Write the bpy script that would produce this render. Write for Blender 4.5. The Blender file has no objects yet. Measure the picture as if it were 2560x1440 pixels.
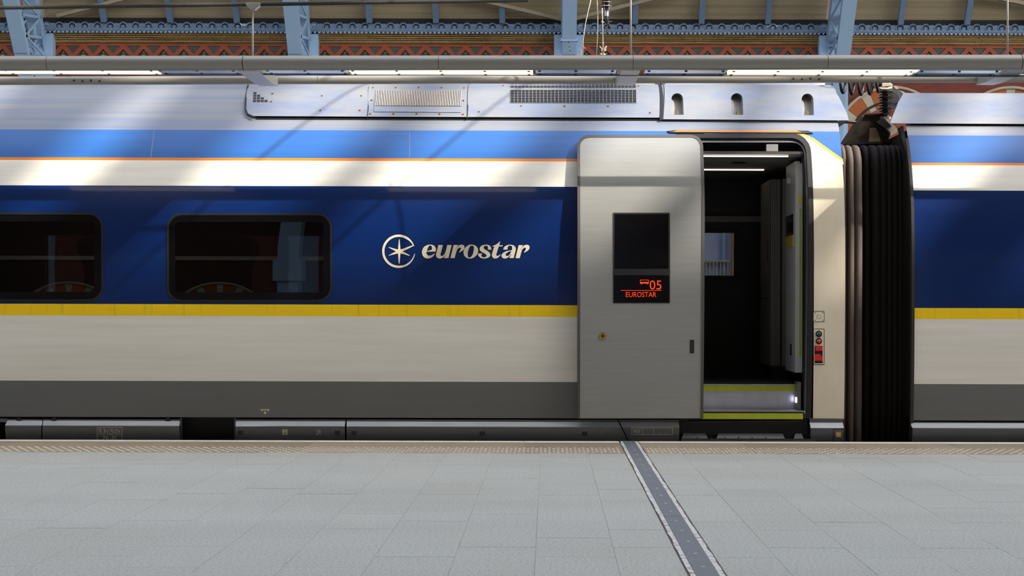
import bpy, bmesh, math, random
from mathutils import Vector, Matrix
from mathutils.geometry import delaunay_2d_cdt
random.seed(7)
SC = bpy.context.scene
COL = SC.collection
PI = math.pi

# ------------------------------------------------------------------ camera
F, U0, V0, ROLL = 4080.0, 1373.0, 766.0, 0.0027      # focal length (px of 2560), principal point, slight roll
CY, CZ = -13.75, 1.123                               # camera stands on the platform, 13.75 m from the train
cd = bpy.data.cameras.new('camera'); cam = bpy.data.objects.new('camera', cd); COL.objects.link(cam)
cd.sensor_width = 36.0; cd.lens = F / 2560 * 36
cd.shift_x = -(U0 - 1280) / 2560; cd.shift_y = (V0 - 720) / 2560
cd.clip_start = 0.1; cd.clip_end = 500
cam.location = (0, CY, CZ); cam.rotation_euler = (PI / 2, -ROLL, 0)
SC.camera = cam

# ------------------------------------------------------------------ sky, sun, exposure
SUN = Vector((1.85, -1.0, 1.70)).normalized()        # direction towards the sun
w = bpy.data.worlds.new('sky'); SC.world = w; w.use_nodes = True
nt = w.node_tree; nt.nodes.clear()
so = nt.nodes.new('ShaderNodeOutputWorld'); bg = nt.nodes.new('ShaderNodeBackground')
sk = nt.nodes.new('ShaderNodeTexSky'); sk.sky_type = 'NISHITA'; sk.sun_disc = False
sk.sun_elevation = math.asin(SUN.z); sk.sun_rotation = math.atan2(SUN.x, SUN.y)
sk.air_density = 1.0; sk.dust_density = 2.5; sk.ozone_density = 1.0
bg.inputs['Strength'].default_value = 0.62
hs_ = nt.nodes.new('ShaderNodeHueSaturation'); hs_.inputs['Saturation'].default_value = 0.33   # haze
nt.links.new(sk.outputs[0], hs_.inputs['Color']); nt.links.new(hs_.outputs[0], bg.inputs[0]); nt.links.new(bg.outputs[0], so.inputs[0])
sd = bpy.data.lights.new('sun', 'SUN'); sd.energy = 6.2; sd.angle = math.radians(0.6); sd.color = (1.0, 0.93, 0.83)
sun = bpy.data.objects.new('sun', sd); COL.objects.link(sun); sun.location = SUN * 60
sun.rotation_euler = SUN.to_track_quat('Z', 'Y').to_euler()
vs = SC.view_settings; vs.view_transform = 'Standard'; vs.look = 'None'; vs.gamma = 1; vs.use_curve_mapping = False
vs.exposure = 0.55
SC.cycles.use_denoising = True; SC.cycles.max_bounces = 8; SC.cycles.diffuse_bounces = 4
SC.cycles.transparent_max_bounces = 16; SC.cycles.sample_clamp_indirect = 6.0

# ------------------------------------------------------------------ helpers: picture px -> world
def LV(px, py):                                      # take the roll out of a picture position
    u, v = px - U0, V0 - py
    return u - ROLL * v, v + ROLL * u
def P(px, py, Y):
    u, v = LV(px, py); s = (Y - CY) / F
    return Vector((u * s, Y, CZ + v * s))
def S(prof, px, py):                                 # (X, z) where the sight line meets a side profile Y = prof(z)
    u, v = LV(px, py); z = CZ + v * (0 - CY) / F
    for _ in range(12): z = CZ + v * (prof(z) - CY) / F
    return (u * (prof(z) - CY) / F, z)
def pchip(pts):
    xs = [p[0] for p in pts]; ys = [p[1] for p in pts]; n = len(xs)
    h = [xs[i+1]-xs[i] for i in range(n-1)]; d = [(ys[i+1]-ys[i])/h[i] for i in range(n-1)]
    m = [d[0]] + [0 if d[i-1]*d[i] <= 0 else 2*d[i-1]*d[i]/(d[i-1]+d[i]) for i in range(1, n-1)] + [d[-1]]
    def f(x):
        if x <= xs[0]: return ys[0] + m[0]*(x-xs[0])
        if x >= xs[-1]: return ys[-1] + m[-1]*(x-xs[-1])
        i = max(k for k in range(n-1) if xs[k] <= x); t = (x-xs[i])/h[i]
        return ((1+2*t)*(1-t)**2*ys[i] + t*(1-t)**2*h[i]*m[i] + t*t*(3-2*t)*ys[i+1] + t*t*(t-1)*h[i]*m[i+1])
    return f

# ------------------------------------------------------------------ materials
MATS = {}
def mat(name, col, rough=0.5, metal=0.0, coat=0.0, coat_rough=0.05, spec=0.5, emit=None, estr=0.0,
        vary=0.0, vscale=(1, 1, 1), vcol=None, detail=6, bump=0.0, bscale=60, rvar=0.0, objrand=0.0, lo=0.35, hi=0.7):
    m = bpy.data.materials.new(name); m.use_nodes = True; t = m.node_tree; b = t.nodes['Principled BSDF']
    b.inputs['Base Color'].default_value = (*col, 1); b.inputs['Roughness'].default_value = rough
    b.inputs['Metallic'].default_value = metal; b.inputs['Coat Weight'].default_value = coat
    b.inputs['Coat Roughness'].default_value = coat_rough; b.inputs['Specular IOR Level'].default_value = spec
    if emit: b.inputs['Emission Color'].default_value = (*emit, 1); b.inputs['Emission Strength'].default_value = estr
    L = t.links.new; N = t.nodes.new
    colsock = None
    if vary > 0:
        tc = N('ShaderNodeTexCoord'); mp = N('ShaderNodeMapping'); mp.inputs['Scale'].default_value = vscale
        nz = N('ShaderNodeTexNoise'); nz.inputs['Scale'].default_value = 1.0; nz.inputs['Detail'].default_value = detail
        nz.inputs['Roughness'].default_value = 0.62
        L(tc.outputs['Object'], mp.inputs[0]); L(mp.outputs[0], nz.inputs['Vector'])
        mr = N('ShaderNodeMapRange'); mr.inputs['From Min'].default_value = lo; mr.inputs['From Max'].default_value = hi
        mr.inputs['To Max'].default_value = vary; L(nz.outputs['Fac'], mr.inputs['Value'])
        mx = N('ShaderNodeMix'); mx.data_type = 'RGBA'
        vc = vcol or tuple(c * 0.45 for c in col)
        mx.inputs['A'].default_value = (*col, 1); mx.inputs['B'].default_value = (*vc, 1)
        L(mr.outputs[0], mx.inputs['Factor']); colsock = mx.outputs['Result']
        if rvar:
            r2 = N('ShaderNodeMapRange'); r2.inputs['To Min'].default_value = rough; r2.inputs['To Max'].default_value = rough + rvar
            L(nz.outputs['Fac'], r2.inputs['Value']); L(r2.outputs[0], b.inputs['Roughness'])
    if objrand > 0:
        oi = N('ShaderNodeObjectInfo'); hs = N('ShaderNodeHueSaturation')
        r3 = N('ShaderNodeMapRange'); r3.inputs['To Min'].default_value = 1 - objrand; r3.inputs['To Max'].default_value = 1 + objrand
        L(oi.outputs['Random'], r3.inputs['Value']); L(r3.outputs[0], hs.inputs['Value'])
        if colsock: L(colsock, hs.inputs['Color'])
        else: hs.inputs['Color'].default_value = (*col, 1)
        colsock = hs.outputs[0]
    if colsock: L(colsock, b.inputs['Base Color'])
    if bump > 0:
        n2 = N('ShaderNodeTexNoise'); n2.inputs['Scale'].default_value = bscale; n2.inputs['Detail'].default_value = 4
        bp = N('ShaderNodeBump'); bp.inputs['Strength'].default_value = bump; bp.inputs['Distance'].default_value = 0.01
        tc2 = N('ShaderNodeTexCoord'); L(tc2.outputs['Object'], n2.inputs['Vector'])
        L(n2.outputs['Fac'], bp.inputs['Height']); L(bp.outputs[0], b.inputs['Normal'])
    MATS[name] = m; return m
def emission(name, col, s):
    m = bpy.data.materials.new(name); m.use_nodes = True; t = m.node_tree; t.nodes.clear()
    o = t.nodes.new('ShaderNodeOutputMaterial'); e = t.nodes.new('ShaderNodeEmission')
    e.inputs[0].default_value = (*col, 1); e.inputs[1].default_value = s; t.links.new(e.outputs[0], o.inputs[0])
    MATS[name] = m; return m
def glass(name, tint, refl=1.0):
    m = bpy.data.materials.new(name); m.use_nodes = True; t = m.node_tree; t.nodes.clear()
    N = t.nodes.new; L = t.links.new
    o = N('ShaderNodeOutputMaterial'); tr = N('ShaderNodeBsdfTransparent'); gl = N('ShaderNodeBsdfGlossy'); mx = N('ShaderNodeMixShader')
    fr = N('ShaderNodeFresnel'); fr.inputs[0].default_value = 1.55
    mu = N('ShaderNodeMath'); mu.operation = 'MULTIPLY'; mu.inputs[1].default_value = refl
    tr.inputs[0].default_value = (*tint, 1); gl.inputs['Roughness'].default_value = 0.004
    L(fr.outputs[0], mu.inputs[0]); L(mu.outputs[0], mx.inputs[0]); L(tr.outputs[0], mx.inputs[1]); L(gl.outputs[0], mx.inputs[2]); L(mx.outputs[0], o.inputs[0])
    MATS[name] = m; return m
def checker(name, a, b, scale):
    m = mat(name, a, 0.45); t = m.node_tree
    tc = t.nodes.new('ShaderNodeTexCoord'); ck = t.nodes.new('ShaderNodeTexChecker')
    ck.inputs[1].default_value = (*a, 1); ck.inputs[2].default_value = (*b, 1); ck.inputs[3].default_value = scale
    t.links.new(tc.outputs['Object'], ck.inputs[0]); t.links.new(ck.outputs[0], t.nodes['Principled BSDF'].inputs['Base Color']); return m
def brickmat(name, a, b, mortar):
    m = mat(name, a, 0.75); t = m.node_tree; N = t.nodes.new; L = t.links.new
    tc = N('ShaderNodeTexCoord'); sp = N('ShaderNodeSeparateXYZ'); cb = N('ShaderNodeCombineXYZ'); br = N('ShaderNodeTexBrick')
    L(tc.outputs['Object'], sp.inputs[0]); L(sp.outputs['X'], cb.inputs[0]); L(sp.outputs['Z'], cb.inputs[1]); L(cb.outputs[0], br.inputs[0])
    br.inputs['Color1'].default_value = (*a, 1); br.inputs['Color2'].default_value = (*b, 1); br.inputs['Mortar'].default_value = (*mortar, 1)
    br.inputs['Scale'].default_value = 1.0; br.inputs['Brick Width'].default_value = 0.23; br.inputs['Row Height'].default_value = 0.076
    br.inputs['Mortar Size'].default_value = 0.006; br.inputs['Bias'].default_value = -0.1
    nz = N('ShaderNodeTexNoise'); nz.inputs['Scale'].default_value = 0.7; nz.inputs['Detail'].default_value = 5
    L(tc.outputs['Object'], nz.inputs['Vector'])
    mx = N('ShaderNodeMix'); mx.data_type = 'RGBA'; mx.blend_type = 'MULTIPLY'; mx.inputs['B'].default_value = (0.45, 0.4, 0.4, 1)
    L(nz.outputs['Fac'], mx.inputs['Factor']); L(br.outputs[0], mx.inputs['A']); L(mx.outputs['Result'], t.nodes['Principled BSDF'].inputs['Base Color']); return m

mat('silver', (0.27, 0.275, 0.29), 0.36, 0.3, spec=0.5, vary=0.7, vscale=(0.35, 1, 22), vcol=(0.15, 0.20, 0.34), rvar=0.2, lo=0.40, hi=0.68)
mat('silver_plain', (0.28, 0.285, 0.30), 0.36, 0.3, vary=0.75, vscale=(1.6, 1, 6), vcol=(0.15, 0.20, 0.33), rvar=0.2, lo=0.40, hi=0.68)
mat('white_paint', (0.81, 0.78, 0.705), 0.32, coat=0.35, coat_rough=0.12, vary=0.28, vscale=(0.7, 1, 14), vcol=(0.50, 0.44, 0.34))
mat('jamb_white', (0.76, 0.68, 0.53), 0.35, coat=0.3, coat_rough=0.12, vary=0.3, vscale=(5, 1, 2.2), vcol=(0.58, 0.45, 0.28))
mat('upper_blue', (0.014, 0.105, 0.37), 0.38, coat=0.35, coat_rough=0.2, vary=0.35, vscale=(0.6, 1, 20), vcol=(0.03, 0.15, 0.43))
mat('navy_paint', (0.0004, 0.0150, 0.0920), 0.32, coat=0.4, coat_rough=0.06, spec=0.35, vary=0.3, vscale=(0.5, 1, 8), vcol=(0.0008, 0.0185, 0.105))
mat('yellow_paint', (0.92, 0.61, 0.002), 0.35, coat=0.2, coat_rough=0.1, vary=0.7, vscale=(22, 1, 1.2), vcol=(0.45, 0.31, 0.01), lo=0.57, hi=0.8)
mat('orange_paint', (0.80, 0.21, 0.012), 0.35, coat=0.3)
mat('gold_paint', (0.9, 0.45, 0.02), 0.35, coat=0.3)
mat('skirt_grey', (0.1232, 0.1276, 0.1247), 0.42, coat=0.2, coat_rough=0.2, vary=0.3, vscale=(0.8, 1, 10), vcol=(0.1595, 0.1595, 0.1522))
mat('fairing_grey', (0.069, 0.0759, 0.0828), 0.33, 0.15, coat=0.3, coat_rough=0.2, vary=0.5, vscale=(2, 6, 6), vcol=(0.09775, 0.092, 0.0828), rvar=0.2)
mat('ledge', (0.55, 0.56, 0.60), 0.35, 0.4, vary=0.5, vscale=(3, 6, 30), vcol=(0.42, 0.41, 0.39))
mat('niche_grey', (0.34, 0.33, 0.31), 0.4, 0.2)
mat('door_silver', (0.3354, 0.3354, 0.3182), 0.34, 0.25, coat=0.35, coat_rough=0.15, vary=0.35, vscale=(2, 1, 40), vcol=(0.258, 0.258, 0.2451))
mat('rubber_brown', (0.0196, 0.0147, 0.0126), 0.6)
mat('black', (0.0028, 0.0028, 0.0035), 0.6)
mat('gloss_black', (0.003, 0.003, 0.004), 0.12, spec=0.4)
mat('dark_metal', (0.02, 0.02, 0.022), 0.5, 0.3, vary=0.5, vscale=(8, 8, 8), vcol=(0.05, 0.045, 0.04))
mat('rusty_black', (0.028, 0.024, 0.016), 0.45, 0.4, vary=0.8, vscale=(12, 12, 12), vcol=(0.10, 0.075, 0.04))
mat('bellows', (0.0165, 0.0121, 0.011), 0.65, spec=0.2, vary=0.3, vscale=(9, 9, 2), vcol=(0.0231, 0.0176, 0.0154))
mat('bellows_sunlit', (0.09775, 0.068, 0.0544), 0.7, vary=0.4, vscale=(9, 9, 2), vcol=(0.068, 0.04675, 0.03825))  # lighter tan puts sunlight into the colour of the first folds
mat('door_rim', (0.085, 0.074, 0.068), 0.55)
mat('seal_metal', (0.17, 0.16, 0.17), 0.3, 0.6)
mat('rust', (0.34, 0.22, 0.13), 0.8)
mat('decal', (0.72, 0.64, 0.46), 0.4, vary=0.3, vscale=(30, 30, 30), vcol=(0.6, 0.5, 0.34))
mat('stencil', (0.42, 0.40, 0.33), 0.5)
mat('stencil_dark', (0.11, 0.11, 0.10), 0.5)
mat('tape_yellow', (0.42, 0.45, 0.02), 0.5, vary=0.4, vscale=(10, 10, 10), vcol=(0.30, 0.33, 0.02))
mat('alu', (0.55, 0.56, 0.60), 0.28, 0.75, vary=0.5, vscale=(14, 3, 3), vcol=(0.35, 0.36, 0.40))
mat('interior_unlit', (0.0084, 0.0098, 0.014), 0.5)  # unlit darkness of the carriage interior put into the colour
mat('interior_grey', (0.28, 0.275, 0.27), 0.5)
mat('interior_white', (0.62, 0.63, 0.65), 0.4)
mat('interior_floor', (0.02, 0.02, 0.021), 0.6)
mat('sticker_yellow', (0.75, 0.62, 0.08), 0.5)
mat('sticker_green', (0.45, 0.52, 0.03), 0.5)
mat('seat_fabric', (0.035, 0.022, 0.028), 0.8)
mat('red_plastic', (0.62, 0.008, 0.01), 0.25, coat=0.4)
mat('green_lens', (0.012, 0.05, 0.022), 0.2, coat=0.5)
emission('red_lens', (1.0, 0.05, 0.03), 0.45)
mat('orange_lens', (0.65, 0.30, 0.02), 0.4)
mat('brass', (0.55, 0.38, 0.12), 0.35, 0.8)
mat('cream_metal', (0.70, 0.58, 0.47), 0.35, 0.1)
mat('pipe_grey', (0.3276, 0.312, 0.2808), 0.3, 0.35, vary=0.4, vscale=(1.5, 14, 14), vcol=(0.2652, 0.2496, 0.2223), rvar=0.1)
mat('panel_sky', (0.26, 0.45, 0.68), 0.15, 0.15, coat=0.5)  # blue of the sky in the clear covers put into their colour
emission('lamp_lit', (1.0, 0.85, 0.5), 1.7)
emission('strip_lit', (1.0, 0.88, 0.72), 1.6)
emission('step_lit', (0.8, 0.75, 1.0), 4.0)
emission('led_red', (1.0, 0.07, 0.012), 0.72)
mat('iron_blue', (0.344, 0.4988, 0.688), 0.45, vary=0.3, vscale=(2, 2, 2), vcol=(0.2838, 0.43, 0.6192))
mat('iron_blue_dull', (0.168, 0.248, 0.368), 0.5, vary=0.4, vscale=(4, 4, 4), vcol=(0.112, 0.176, 0.272))
mat('valance_blue', (0.255, 0.408, 0.612), 0.5)
mat('board', (0.3848, 0.3108, 0.185), 0.7, vary=0.5, vscale=(0.7, 6, 6), vcol=(0.296, 0.2368, 0.1332), objrand=0.12)
mat('board_light_line', (0.544, 0.48, 0.336), 0.7)  # pale tone paints in the light caught along board edges
mat('brace_cream', (0.33, 0.27, 0.1725), 0.6)
mat('roof_dark', (0.03, 0.028, 0.026), 0.8)
mat('eaves_shadow', (0.014, 0.013, 0.013), 0.9)  # near-black, the shadow under the eaves as a colour
mat('stone', (0.396, 0.2664, 0.108), 0.8, vary=0.8, vscale=(1.2, 1, 9), vcol=(0.1872, 0.108, 0.0288))
mat('stone_pale', (0.465, 0.4125, 0.3), 0.8, vary=0.4, vscale=(3, 3, 3), vcol=(0.3375, 0.285, 0.1875))
mat('terracotta', (0.36, 0.0612, 0.0144), 0.6, vary=0.6, vscale=(2, 2, 7), vcol=(0.216, 0.036, 0.0144))
mat('orange_brick', (0.39, 0.0975, 0.015), 0.7, vary=0.5, vscale=(3, 3, 12), vcol=(0.27, 0.06, 0.01125))
brickmat('brick', (0.26, 0.042, 0.02), (0.20, 0.03, 0.018), (0.19, 0.06, 0.035))
brickmat('brick_dull', (0.13, 0.05, 0.035), (0.10, 0.04, 0.03), (0.11, 0.06, 0.045))
brickmat('brick_light', (0.36, 0.075, 0.03), (0.30, 0.055, 0.025), (0.32, 0.14, 0.08))
checker('checker_tile', (0.012, 0.014, 0.011), (0.09, 0.11, 0.07), 22.0)
mat('tile_dark', (0.015, 0.02, 0.014), 0.4)
mat('leaf_green', (0.06, 0.20, 0.07), 0.5)
mat('petal_red', (0.55, 0.09, 0.03), 0.5)
mat('petal_gold', (0.45, 0.33, 0.12), 0.5)
mat('slab', (0.395, 0.400, 0.366), 0.62, vary=1.0, vscale=(70, 70, 70), vcol=(0.25, 0.258, 0.242), detail=4, objrand=0.02, lo=0.45, hi=0.64)
_m = MATS['slab']; _t = _m.node_tree; _b = _t.nodes['Principled BSDF']; _src = _b.inputs['Base Color'].links[0].from_socket
_ge = _t.nodes.new('ShaderNodeNewGeometry')
for _l in [l for l in _t.links if l.from_node.type == 'TEX_COORD']: _to = _l.to_socket; _t.links.remove(_l); _t.links.new(_ge.outputs['Position'], _to)
_mp = _t.nodes.new('ShaderNodeMapping'); _mp = _t.nodes.new('ShaderNodeMapping'); _mp.inputs['Scale'].default_value = (0.55, 1.5, 1)
_nz = _t.nodes.new('ShaderNodeTexNoise'); _nz.inputs['Scale'].default_value = 1.0; _nz.inputs['Detail'].default_value = 5
_mr = _t.nodes.new('ShaderNodeMapRange'); _mr.inputs['From Min'].default_value = 0.42; _mr.inputs['From Max'].default_value = 0.72; _mr.inputs['To Max'].default_value = 0.8
_mx = _t.nodes.new('ShaderNodeMix'); _mx.data_type = 'RGBA'; _mx.blend_type = 'MULTIPLY'; _mx.inputs['B'].default_value = (0.90, 0.885, 0.84, 1)
_t.links.new(_ge.outputs['Position'], _mp.inputs[0]); _t.links.new(_mp.outputs[0], _nz.inputs['Vector']); _t.links.new(_nz.outputs['Fac'], _mr.inputs['Value'])
_t.links.new(_mr.outputs[0], _mx.inputs['Factor']); _t.links.new(_src, _mx.inputs['A']); _t.links.new(_mx.outputs['Result'], _b.inputs['Base Color'])
mat('coping', (0.3096, 0.2494, 0.1763), 0.6, vary=0.6, vscale=(3, 9, 9), vcol=(0.2236, 0.1763, 0.1204), objrand=0.12)
mat('nosing', (0.88, 0.83, 0.75), 0.5, vary=0.3, vscale=(6, 6, 6), vcol=(0.6, 0.52, 0.42))
mat('blister', (0.465, 0.4125, 0.315), 0.45)
mat('plate_grey', (0.150, 0.160, 0.185), 0.5, 0.2, vary=0.5, vscale=(3, 5, 3), vcol=(0.19, 0.2, 0.225))
mat('sealant', (0.55, 0.53, 0.50), 0.8, vary=1.0, vscale=(26, 20, 20), vcol=(0.22, 0.20, 0.18), lo=0.5, hi=0.62)
mat('joint_grey', (0.30, 0.30, 0.28), 0.9)
mat('seal_black', (0.06, 0.055, 0.055), 0.7)
mat('screw', (0.75, 0.75, 0.72), 0.3, 0.5)
mat('ballast', (0.05, 0.045, 0.04), 0.9)
mat('office_blue', (0.42, 0.46, 0.62), 0.3)
mat('cable_black', (0.012, 0.011, 0.012), 0.5)
mat('cable_cream', (0.55, 0.48, 0.38), 0.5)
mat('rope', (0.022, 0.021, 0.020), 0.8, vary=0.5, vscale=(40, 40, 40), vcol=(0.04, 0.036, 0.03))
mat('insulator', (0.025, 0.020, 0.022), 0.18, coat=0.6)
mat('grey_disc', (0.42, 0.42, 0.44), 0.3, 0.4)
glass('tinted', (0.12, 0.125, 0.125), 1.7)
glass('clear', (0.45, 0.46, 0.48), 0.6)

# ------------------------------------------------------------------ mesh helpers
class MB:
    def __init__(s): s.v = []; s.f = []; s.m = []
    def add(s, vs, fs, m=0):
        n = len(s.v); s.v += [tuple(q) for q in vs]; s.f += [tuple(i + n for i in f) for f in fs]; s.m += [m] * len(fs); return s
    def box(s, a, b, m=0):
        x0, y0, z0 = a; x1, y1, z1 = b
        return s.add([(x0,y0,z0),(x1,y0,z0),(x1,y1,z0),(x0,y1,z0),(x0,y0,z1),(x1,y0,z1),(x1,y1,z1),(x0,y1,z1)],
                     [(0,3,2,1),(4,5,6,7),(0,1,5,4),(1,2,6,5),(2,3,7,6),(3,0,4,7)], m)
    def bar(s, p, q, wx, wy, up=(0, 0, 1), m=0):      # rectangular bar from p to q
        p, q = Vector(p), Vector(q); d = (q - p).normalized(); u = Vector(up)
        a = d.cross(u)
        if a.length < 1e-5: a = d.cross(Vector((0, 1, 0)))
        a.normalize(); b = a.cross(d).normalized()
        vs = [c + a*sx*wx/2 + b*sy*wy/2 for c in (p, q) for sx, sy in ((-1,-1),(1,-1),(1,1),(-1,1))]
        return s.add(vs, [(3,2,1,0),(4,5,6,7),(0,1,5,4),(1,2,6,5),(2,3,7,6),(3,0,4,7)], m)
    def tube(s, pts, r, n=8, m=0, cap=True, closed=False):
        pts = [Vector(p) for p in pts]; k = len(pts); rs = r if isinstance(r, (list, tuple)) else [r] * k
        base = len(s.v); prev = None; vs = []
        for i, p in enumerate(pts):
            if closed: d = pts[(i+1) % k] - pts[i-1]
            else: d = pts[min(i+1, k-1)] - pts[max(i-1, 0)]
            d.normalize()
            if prev is None:
                a = d.cross(Vector((0, 0, 1)))
                if a.length < 1e-3: a = d.cross(Vector((0, 1, 0)))
            else: a = prev - d * prev.dot(d)
            a.normalize(); prev = a; b = d.cross(a)
            vs += [p + (a*math.cos(2*PI*j/n) + b*math.sin(2*PI*j/n)) * rs[i] for j in range(n)]
        fs = []
        for i in range(k if closed else k-1):
            for j in range(n):
                a0 = i*n + j; a1 = i*n + (j+1) % n; i2 = ((i+1) % k)*n
                fs.append((a0, a1, i2 + (j+1) % n, i2 + j))
        if cap and not closed: fs += [tuple(range(n-1, -1, -1)), tuple((k-1)*n + j for j in range(n))]
        return s.add(vs, fs, m)
    def prism(s, poly, d, m=0):                       # planar polygon (3D pts) extruded by vector d
        n = len(poly); d = Vector(d); a = [Vector(p) for p in poly]
        return s.add(a + [p + d for p in a], [tuple(range(n)), tuple(range(2*n-1, n-1, -1))] + [(i, i+n, (i+1) % n + n, (i+1) % n) for i in range(n)], m)
    def disc(s, c, axis, r, h, n=12, m=0, r2=None):
        ax = Vector(axis).normalized(); a = ax.cross(Vector((0, 0, 1)))
        if a.length < 1e-3: a = Vector((1, 0, 0))
        a.normalize(); b = ax.cross(a); c = Vector(c); r2 = r if r2 is None else r2
        v1 = [c + (a*math.cos(2*PI*j/n) + b*math.sin(2*PI*j/n))*r for j in range(n)]
        v2 = [c + ax*h + (a*math.cos(2*PI*j/n) + b*math.sin(2*PI*j/n))*r2 for j in range(n)]
        return s.add(v1 + v2, [tuple(range(n-1, -1, -1)), tuple(range(n, 2*n))] + [(j, (j+1) % n, (j+1) % n + n, j+n) for j in range(n)], m)
    def dome(s, c, r, h, n=8, m=0):
        x, y, z = c; vs = []
        for k, (rr, hh) in enumerate(((1, 0), (0.8, 0.7), (0.35, 1.0))):
            vs += [(x + r*rr*math.cos(2*PI*j/n), y + r*rr*math.sin(2*PI*j/n), z + h*hh) for j in range(n)]
        fs = [(k*n+j, k*n+(j+1) % n, (k+1)*n+(j+1) % n, (k+1)*n+j) for k in range(2) for j in range(n)] + [tuple(range(2*n, 3*n))]
        return s.add(vs, fs, m)
    def mesh(s, name, mats):
        me = bpy.data.meshes.new(name); me.from_pydata(s.v, [], s.f); me.validate()
        for k in mats: me.materials.append(MATS[k])
        if len(mats) > 1: me.polygons.foreach_set('material_index', s.m[:len(me.polygons)])
        bm = bmesh.new(); bm.from_mesh(me); bmesh.ops.recalc_face_normals(bm, faces=bm.faces); bm.to_mesh(me); bm.free()
        return me
    def build(s, name, mats, parent=None, smooth=False, bevel=0.0, **kw):
        if isinstance(mats, str): mats = [mats]
        return obj(name, s.mesh(name, mats), parent, smooth, bevel, **kw)
def obj(name, me, parent=None, smooth=False, bevel=0.0, loc=None, rot=None, scale=None, **tags):
    o = bpy.data.objects.new(name, me); COL.objects.link(o)
    if loc is not None: o.location = loc
    if rot is not None: o.rotation_euler = rot
    if scale is not None: o.scale = scale
    if parent is not None: adopt(o, parent)
    if smooth:
        me.polygons.foreach_set('use_smooth', [True] * len(me.polygons))
        if smooth == 'auto': me.set_sharp_from_angle(angle=math.radians(40))
    if bevel > 0:
        b = o.modifiers.new('bevel', 'BEVEL'); b.width = bevel; b.segments = 2; b.limit_method = 'ANGLE'
    for k, v in tags.items(): o[k] = v
    return o
WLOC = {}
def adopt(o, p):
    o.parent = p
    o.matrix_parent_inverse = Matrix.Translation(Vector(WLOC.get(p.name, (0, 0, 0)))).inverted()
def thing(name, loc, label=None, category=None, kind=None, group=None):
    o = bpy.data.objects.new(name, None); COL.objects.link(o); o.location = loc; o.empty_display_size = 0.2
    WLOC[o.name] = tuple(loc)
    if label: o['label'] = label
    if category: o['category'] = category
    if kind: o['kind'] = kind
    if group: o['group'] = group
    return o
def rr(x0, y0, x1, y1, r, n=6, corners=(1, 1, 1, 1)):   # rounded rectangle in px, corners: tl, tr, br, bl
    pts = []
    for (cx, cy, a0), on in zip(((x0+r, y0+r, PI), (x1-r, y0+r, 1.5*PI), (x1-r, y1-r, 0), (x0+r, y1-r, 0.5*PI)), corners):
        if on: pts += [(cx + r*math.cos(a0 + PI/2*k/n), cy + r*math.sin(a0 + PI/2*k/n)) for k in range(n+1)]
        else:
            pts.append((x0 if cx < (x0+x1)/2 else x1, y0 if cy < (y0+y1)/2 else y1))
    return pts
def inside(p, poly):
    x, y = p; c = False; j = len(poly) - 1
    for i in range(len(poly)):
        (xi, yi), (xj, yj) = poly[i], poly[j]
        if (yi > y) != (yj > y) and x < (xj-xi)*(y-yi)/(yj-yi) + xi: c = not c
        j = i
    return c
def fill(outer, holes=()):
    vs = []; es = []
    for loop in [outer, *holes]:
        n = len(vs); k = len(loop); vs += [Vector(p) for p in loop]; es += [(n+i, n+(i+1) % k) for i in range(k)]
    v, e, f, *_ = delaunay_2d_cdt(vs, es, [], 0, 1e-6)
    tri = []
    for t in f:
        c = ((v[t[0]].x+v[t[1]].x+v[t[2]].x)/3, (v[t[0]].y+v[t[1]].y+v[t[2]].y)/3)
        if inside(c, outer) and not any(inside(c, h) for h in holes): tri.append(tuple(t))
    return v, tri
ALLROWS = [0.105, 0.111, 0.148] + [0.3 + 0.1*k for k in range(16)] + [1.85 + 0.04*k for k in range(34)] + [3.17, 3.175]
def patch(name, outer, holes, prof, off=0.0, mats='black', parent=None, rows=(), matfun=None, thick=0.0, smooth=True, raw=False, **tags):
    if rows == (): rows = ALLROWS
    """sheet lying on a side profile; outlines in picture px (raw: already (X, z)); off = metres in front of the profile"""
    cv = (lambda q: q) if raw else (lambda q: S((lambda z: prof(z) - off), *q))
    o2 = [cv(q) for q in outer]; h2 = [[cv(q) for q in h] for h in holes]
    v, tri = fill(o2, h2)
    bm = bmesh.new(); bv = [bm.verts.new((p.x, 0, p.y)) for p in v]
    for t in tri:
        try: bm.faces.new([bv[i] for i in t])
        except ValueError: pass
    zs = [q[1] for q in o2]
    for z in rows:
        if min(zs) < z < max(zs):
            bmesh.ops.bisect_plane(bm, geom=bm.verts[:] + bm.edges[:] + bm.faces[:], plane_co=(0, 0, z), plane_no=(0, 0, 1), dist=1e-5)
    for bvv in [q for q in bm.verts if not q.link_faces]: bm.verts.remove(bvv)
    for f in bm.faces:
        if matfun: f.material_index = matfun(f.calc_center_median().z)
    for q in bm.verts: q.co.y = prof(q.co.z) - off
    bmesh.ops.recalc_face_normals(bm, faces=bm.faces)
    bm.faces.ensure_lookup_table()
    if bm.faces and sum(f.normal.y * f.calc_area() for f in bm.faces) > 0: bmesh.ops.reverse_faces(bm, faces=bm.faces)
    if thick > 0:                                      # give the sheet a back and edges
        ret = bmesh.ops.extrude_face_region(bm, geom=bm.faces[:], use_keep_orig=True)
        for q in ret['geom']:
            if isinstance(q, bmesh.types.BMVert): q.co.y += thick
        bmesh.ops.recalc_face_normals(bm, faces=bm.faces)
    me = bpy.data.meshes.new(name); bm.to_mesh(me); bm.free()
    for k in ([mats] if isinstance(mats, str) else mats): me.materials.append(MATS[k])
    o = obj(name, me, parent, **tags)
    if smooth:
        me.polygons.foreach_set('use_smooth', [True] * len(me.polygons)); me.set_sharp_from_angle(angle=math.radians(35))
    return o
def ring_patch(name, outer, inner, prof, off, m, parent, **k): return patch(name, outer, [inner], prof, off, m, parent, **k)
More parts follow.
